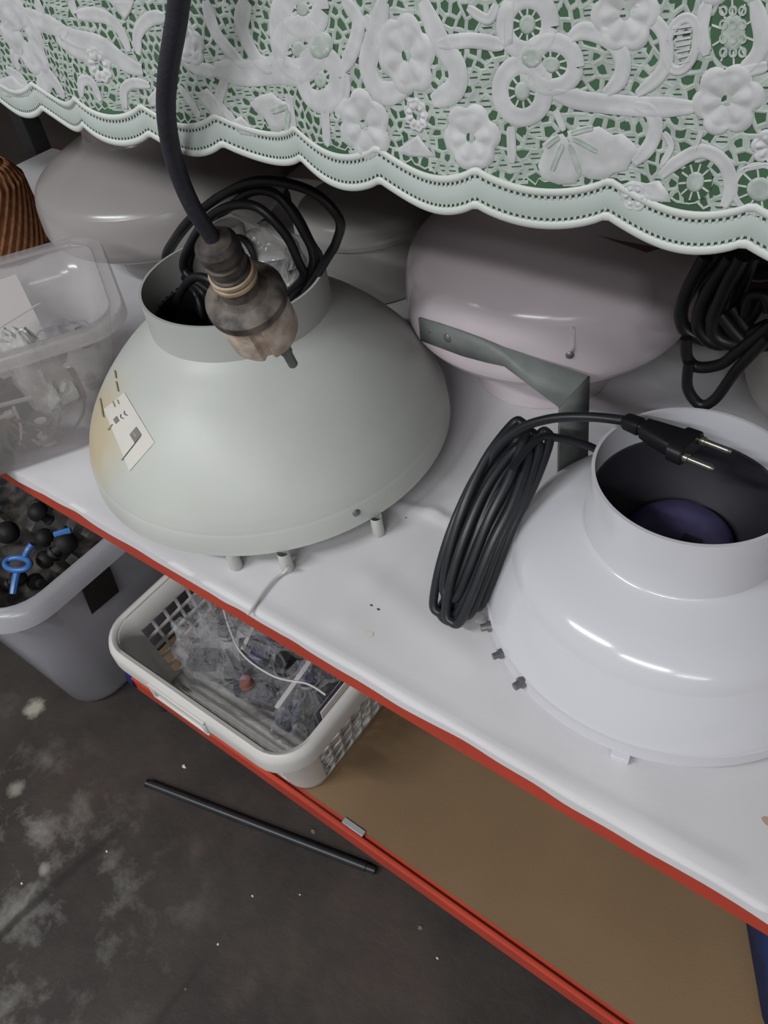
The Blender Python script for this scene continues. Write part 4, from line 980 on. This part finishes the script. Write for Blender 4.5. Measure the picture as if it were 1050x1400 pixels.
bag('plastic_bag', 'flat clear zip bag beside the leaflets in the white basket', inbk(0.098, -0.012, 0.086), 0.036, 0.076, 0.066, BAG, 8.8, amp=0.35, freq=2.2)
random.seed(33)
for k in range(26):
    x, y = random.uniform(-0.105, 0.108), random.uniform(-0.030, 0.066); ci = [1, 3, 1, 1, 1, 3][k % 6]; kd = (k // 2) % 2
    if k >= 9: x = -0.085 + 0.19 * ((k - 9) % 6) / 5 + random.uniform(-.01, .01); y = -0.040 + 0.042 * ((k - 9) // 6) + random.uniform(-.006, .006)
    p = inbk(x, y, 0.003 if k < 9 else random.uniform(0.050, 0.075) - (0.02 if k < 15 else 0))
    gadget(p, random.uniform(0.016, 0.026), PCOL[ci], f'{nm[ci]} {"round" if kd else "square"} machine part bagged in the white basket', 'parts in the white basket', random.uniform(0, 3), kd)
def strap(name, label, pts, r, mt, cat, group=None):
    o = thing(name, label, cat, pts[0], 0, group); put(MB().tube(crom(pts, 8), r, 8).build('strip', mt), o); return o
zt = -0.449 + 0.148
strap('seal_strip', 'curved white seal strip across the bags in the basket', [PZ(302, 815, zt), PZ(312, 855, zt), PZ(332, 895, zt), PZ(375, 925, zt), (PZ(420, 935, zt)), PZ(445, 950, zt - .004)], 0.0013, TIE, 'zip strip')
def flatstrip(name, label, p0, p1, w, mt, cat, group=None):
    d = (p1 - p0); ln = d.length; M_ = Matrix.Translation(p0) @ d.to_track_quat('X', 'Z').to_matrix().to_4x4()
    o = MB().box(0, ln, -w / 2, w / 2, -0.0006, 0.0006, M=M_).build(name, mt, smooth=False); return tag(o, label, cat, group)
flatstrip('bag_seal', 'straight white zip seal lying over the bags in the basket', PZ(378, 968, zt), PZ(425, 902, zt), 0.006, TIE, 'zip strip')
flatstrip('bag_seal', 'short white zip seal beside the red beam in the basket', PZ(331, 888, zt - .01), PZ(347, 856, zt - .01), 0.005, TIE, 'zip strip')
for k, (dx, mt_, cl) in enumerate(((0, PCOL[0], 'grey'), (5, PCOL[3], 'navy'), (9, PAPER, 'white'))):
    p0 = PZ(430 + dx * .9, 976 - dx * .2, -0.449 + 0.138); p1 = PZ(468 + dx, 928 - dx * .2, -0.449 + 0.138)
    d = p1 - p0; M_ = Matrix.Translation(p0) @ Matrix.Rotation(math.atan2(d.y, d.x), 4, 'Z')
    o = MB().box(0, d.length, -0.0006, 0.0006, -0.09, 0).build('leaflet', mt_, smooth=False); o.matrix_world = M_; tag(o, f'{cl} flat leaflet standing at the right end of the basket', 'leaflet', 'leaflets in the basket')
o = thing('red_cap', 'small dull red cap among the bags in the basket', 'cap', PZ(336, 932, zt - 0.030)); MB().lathe([(0, .005), (.007, .005), (.008, .003), (.008, -.006), (0, -.006)], 18).build('shell', mat('dull_red', srgb(140, 92, 84), 0.5), o); MB().lathe([(.008, -.004), (.0095, -.004), (.0095, -.006), (.008, -.006)], 18).build('lip', mat('dull_red', (0, 0, 0, 1)), o)

# ------------------------------------------------------------------ rod on the floor, sack, wire, crumbs
r0, r1 = PZ(200, 1070, -S + 0.006), PZ(514, 1191, -S + 0.006)
rod = thing('black_rod', 'thin black steel rod lying on the concrete floor beside the shelf', 'rod', r0)
d = (r1 - r0); ln = d.length; Mr = axisM(Vector((0, 0, 0)), d)
MB().lathe([(0, 0), (0.0048, 0.0), (0.0058, 0.001), (0.0058, ln - 0.014), (0.0048, ln - 0.013), (0.0048, ln - 0.001), (0, ln)], 20, M=Mr).build('shaft', BLACK_PVC, rod, ang=30)
MB().lathe([(0.0050, 0.0005), (0.0060, 0.001), (0.0060, 0.006), (0.0058, 0.0065)], 20, M=Mr).build('end_cap', BLACK, rod)

sk = thing('blue_sack', 'blue woven sack standing on the brown lower shelf board', 'sack', (0.196, 0.388, ZL + 0.0005), 0.535)
mb = loft([(0.095, 0.085, 0.04, 0.0), (0.108, 0.098, 0.05, 0.012), (0.112, 0.102, 0.05, 0.07), (0.106, 0.098, 0.055, 0.16), (0.088, 0.080, 0.06, 0.235), (0.045, 0.04, 0.03, 0.275), (0.020, 0.020, 0.015, 0.29)])
mb.v = [(x + 0.006 * mnoise.noise(Vector((x * 25, y * 25, z * 18))), y + 0.006 * mnoise.noise(Vector((x * 25, y * 25, z * 18 + 5))), z) for x, y, z in mb.v]
mb.build('body', BLUE_SACK, sk, ang=60)
MB().lathe([(0.022, 0.28), (0.018, 0.292), (0.028, 0.31), (0.040, 0.33), (0.036, 0.33), (0.014, 0.30)], 24).build('tied_neck', BLUE_SACK, sk)
wr = [PZ(394, 776, 0.012), PZ(388, 783, 0.004), PZ(372, 795, 0.0042), PZ(356, 815, 0.0042), PZ(344, 834, 0.0042), PZ(338, 840, 0.003)]
tag(MB().tube(crom(wr, 6), 0.0013, 8).build('white_wire', TIE), 'thin white wire running from a foot of the grey fan', 'wire')
random.seed(2)
for px, py, s_, mt_ in ((252, 1048, .004, PAPER), (428, 1137, .0045, CARD_BROWN), (575, 1268, .004, CARD_BROWN), (345, 1225, .0018, PAPER), (298, 1291, .0018, PAPER), (598, 1310, .0018, PAPER), (146, 1164, .0022, PAPER), (410, 1223, .0016, PAPER), (254, 1352, .002, CARD_BROWN), (30, 1208, .0025, PAPER)):
    p = PZ(px, py, -S); mb = MB()
    vs = [Vector((math.cos(a) * s_ * random.uniform(.7, 1.2), math.sin(a) * s_ * random.uniform(.5, 1.0), 0.0002)) for a in [k * math.pi / 3 for k in range(6)]]
    vs2 = [v * .6 + Vector((0, 0, s_ * .5)) for v in vs]
    o = mb.add(vs + vs2, [tuple(range(5, -1, -1)), tuple(range(6, 12))] + [(k, (k + 1) % 6, 6 + (k + 1) % 6, 6 + k) for k in range(6)]).build('floor_crumb', mt_, smooth=False)
    o.location = (p.x, p.y, 0); tag(o, 'pale crumb of grit on the concrete floor' if mt_ is PAPER else 'brown flake of debris on the concrete floor', 'debris', 'crumbs on the floor')
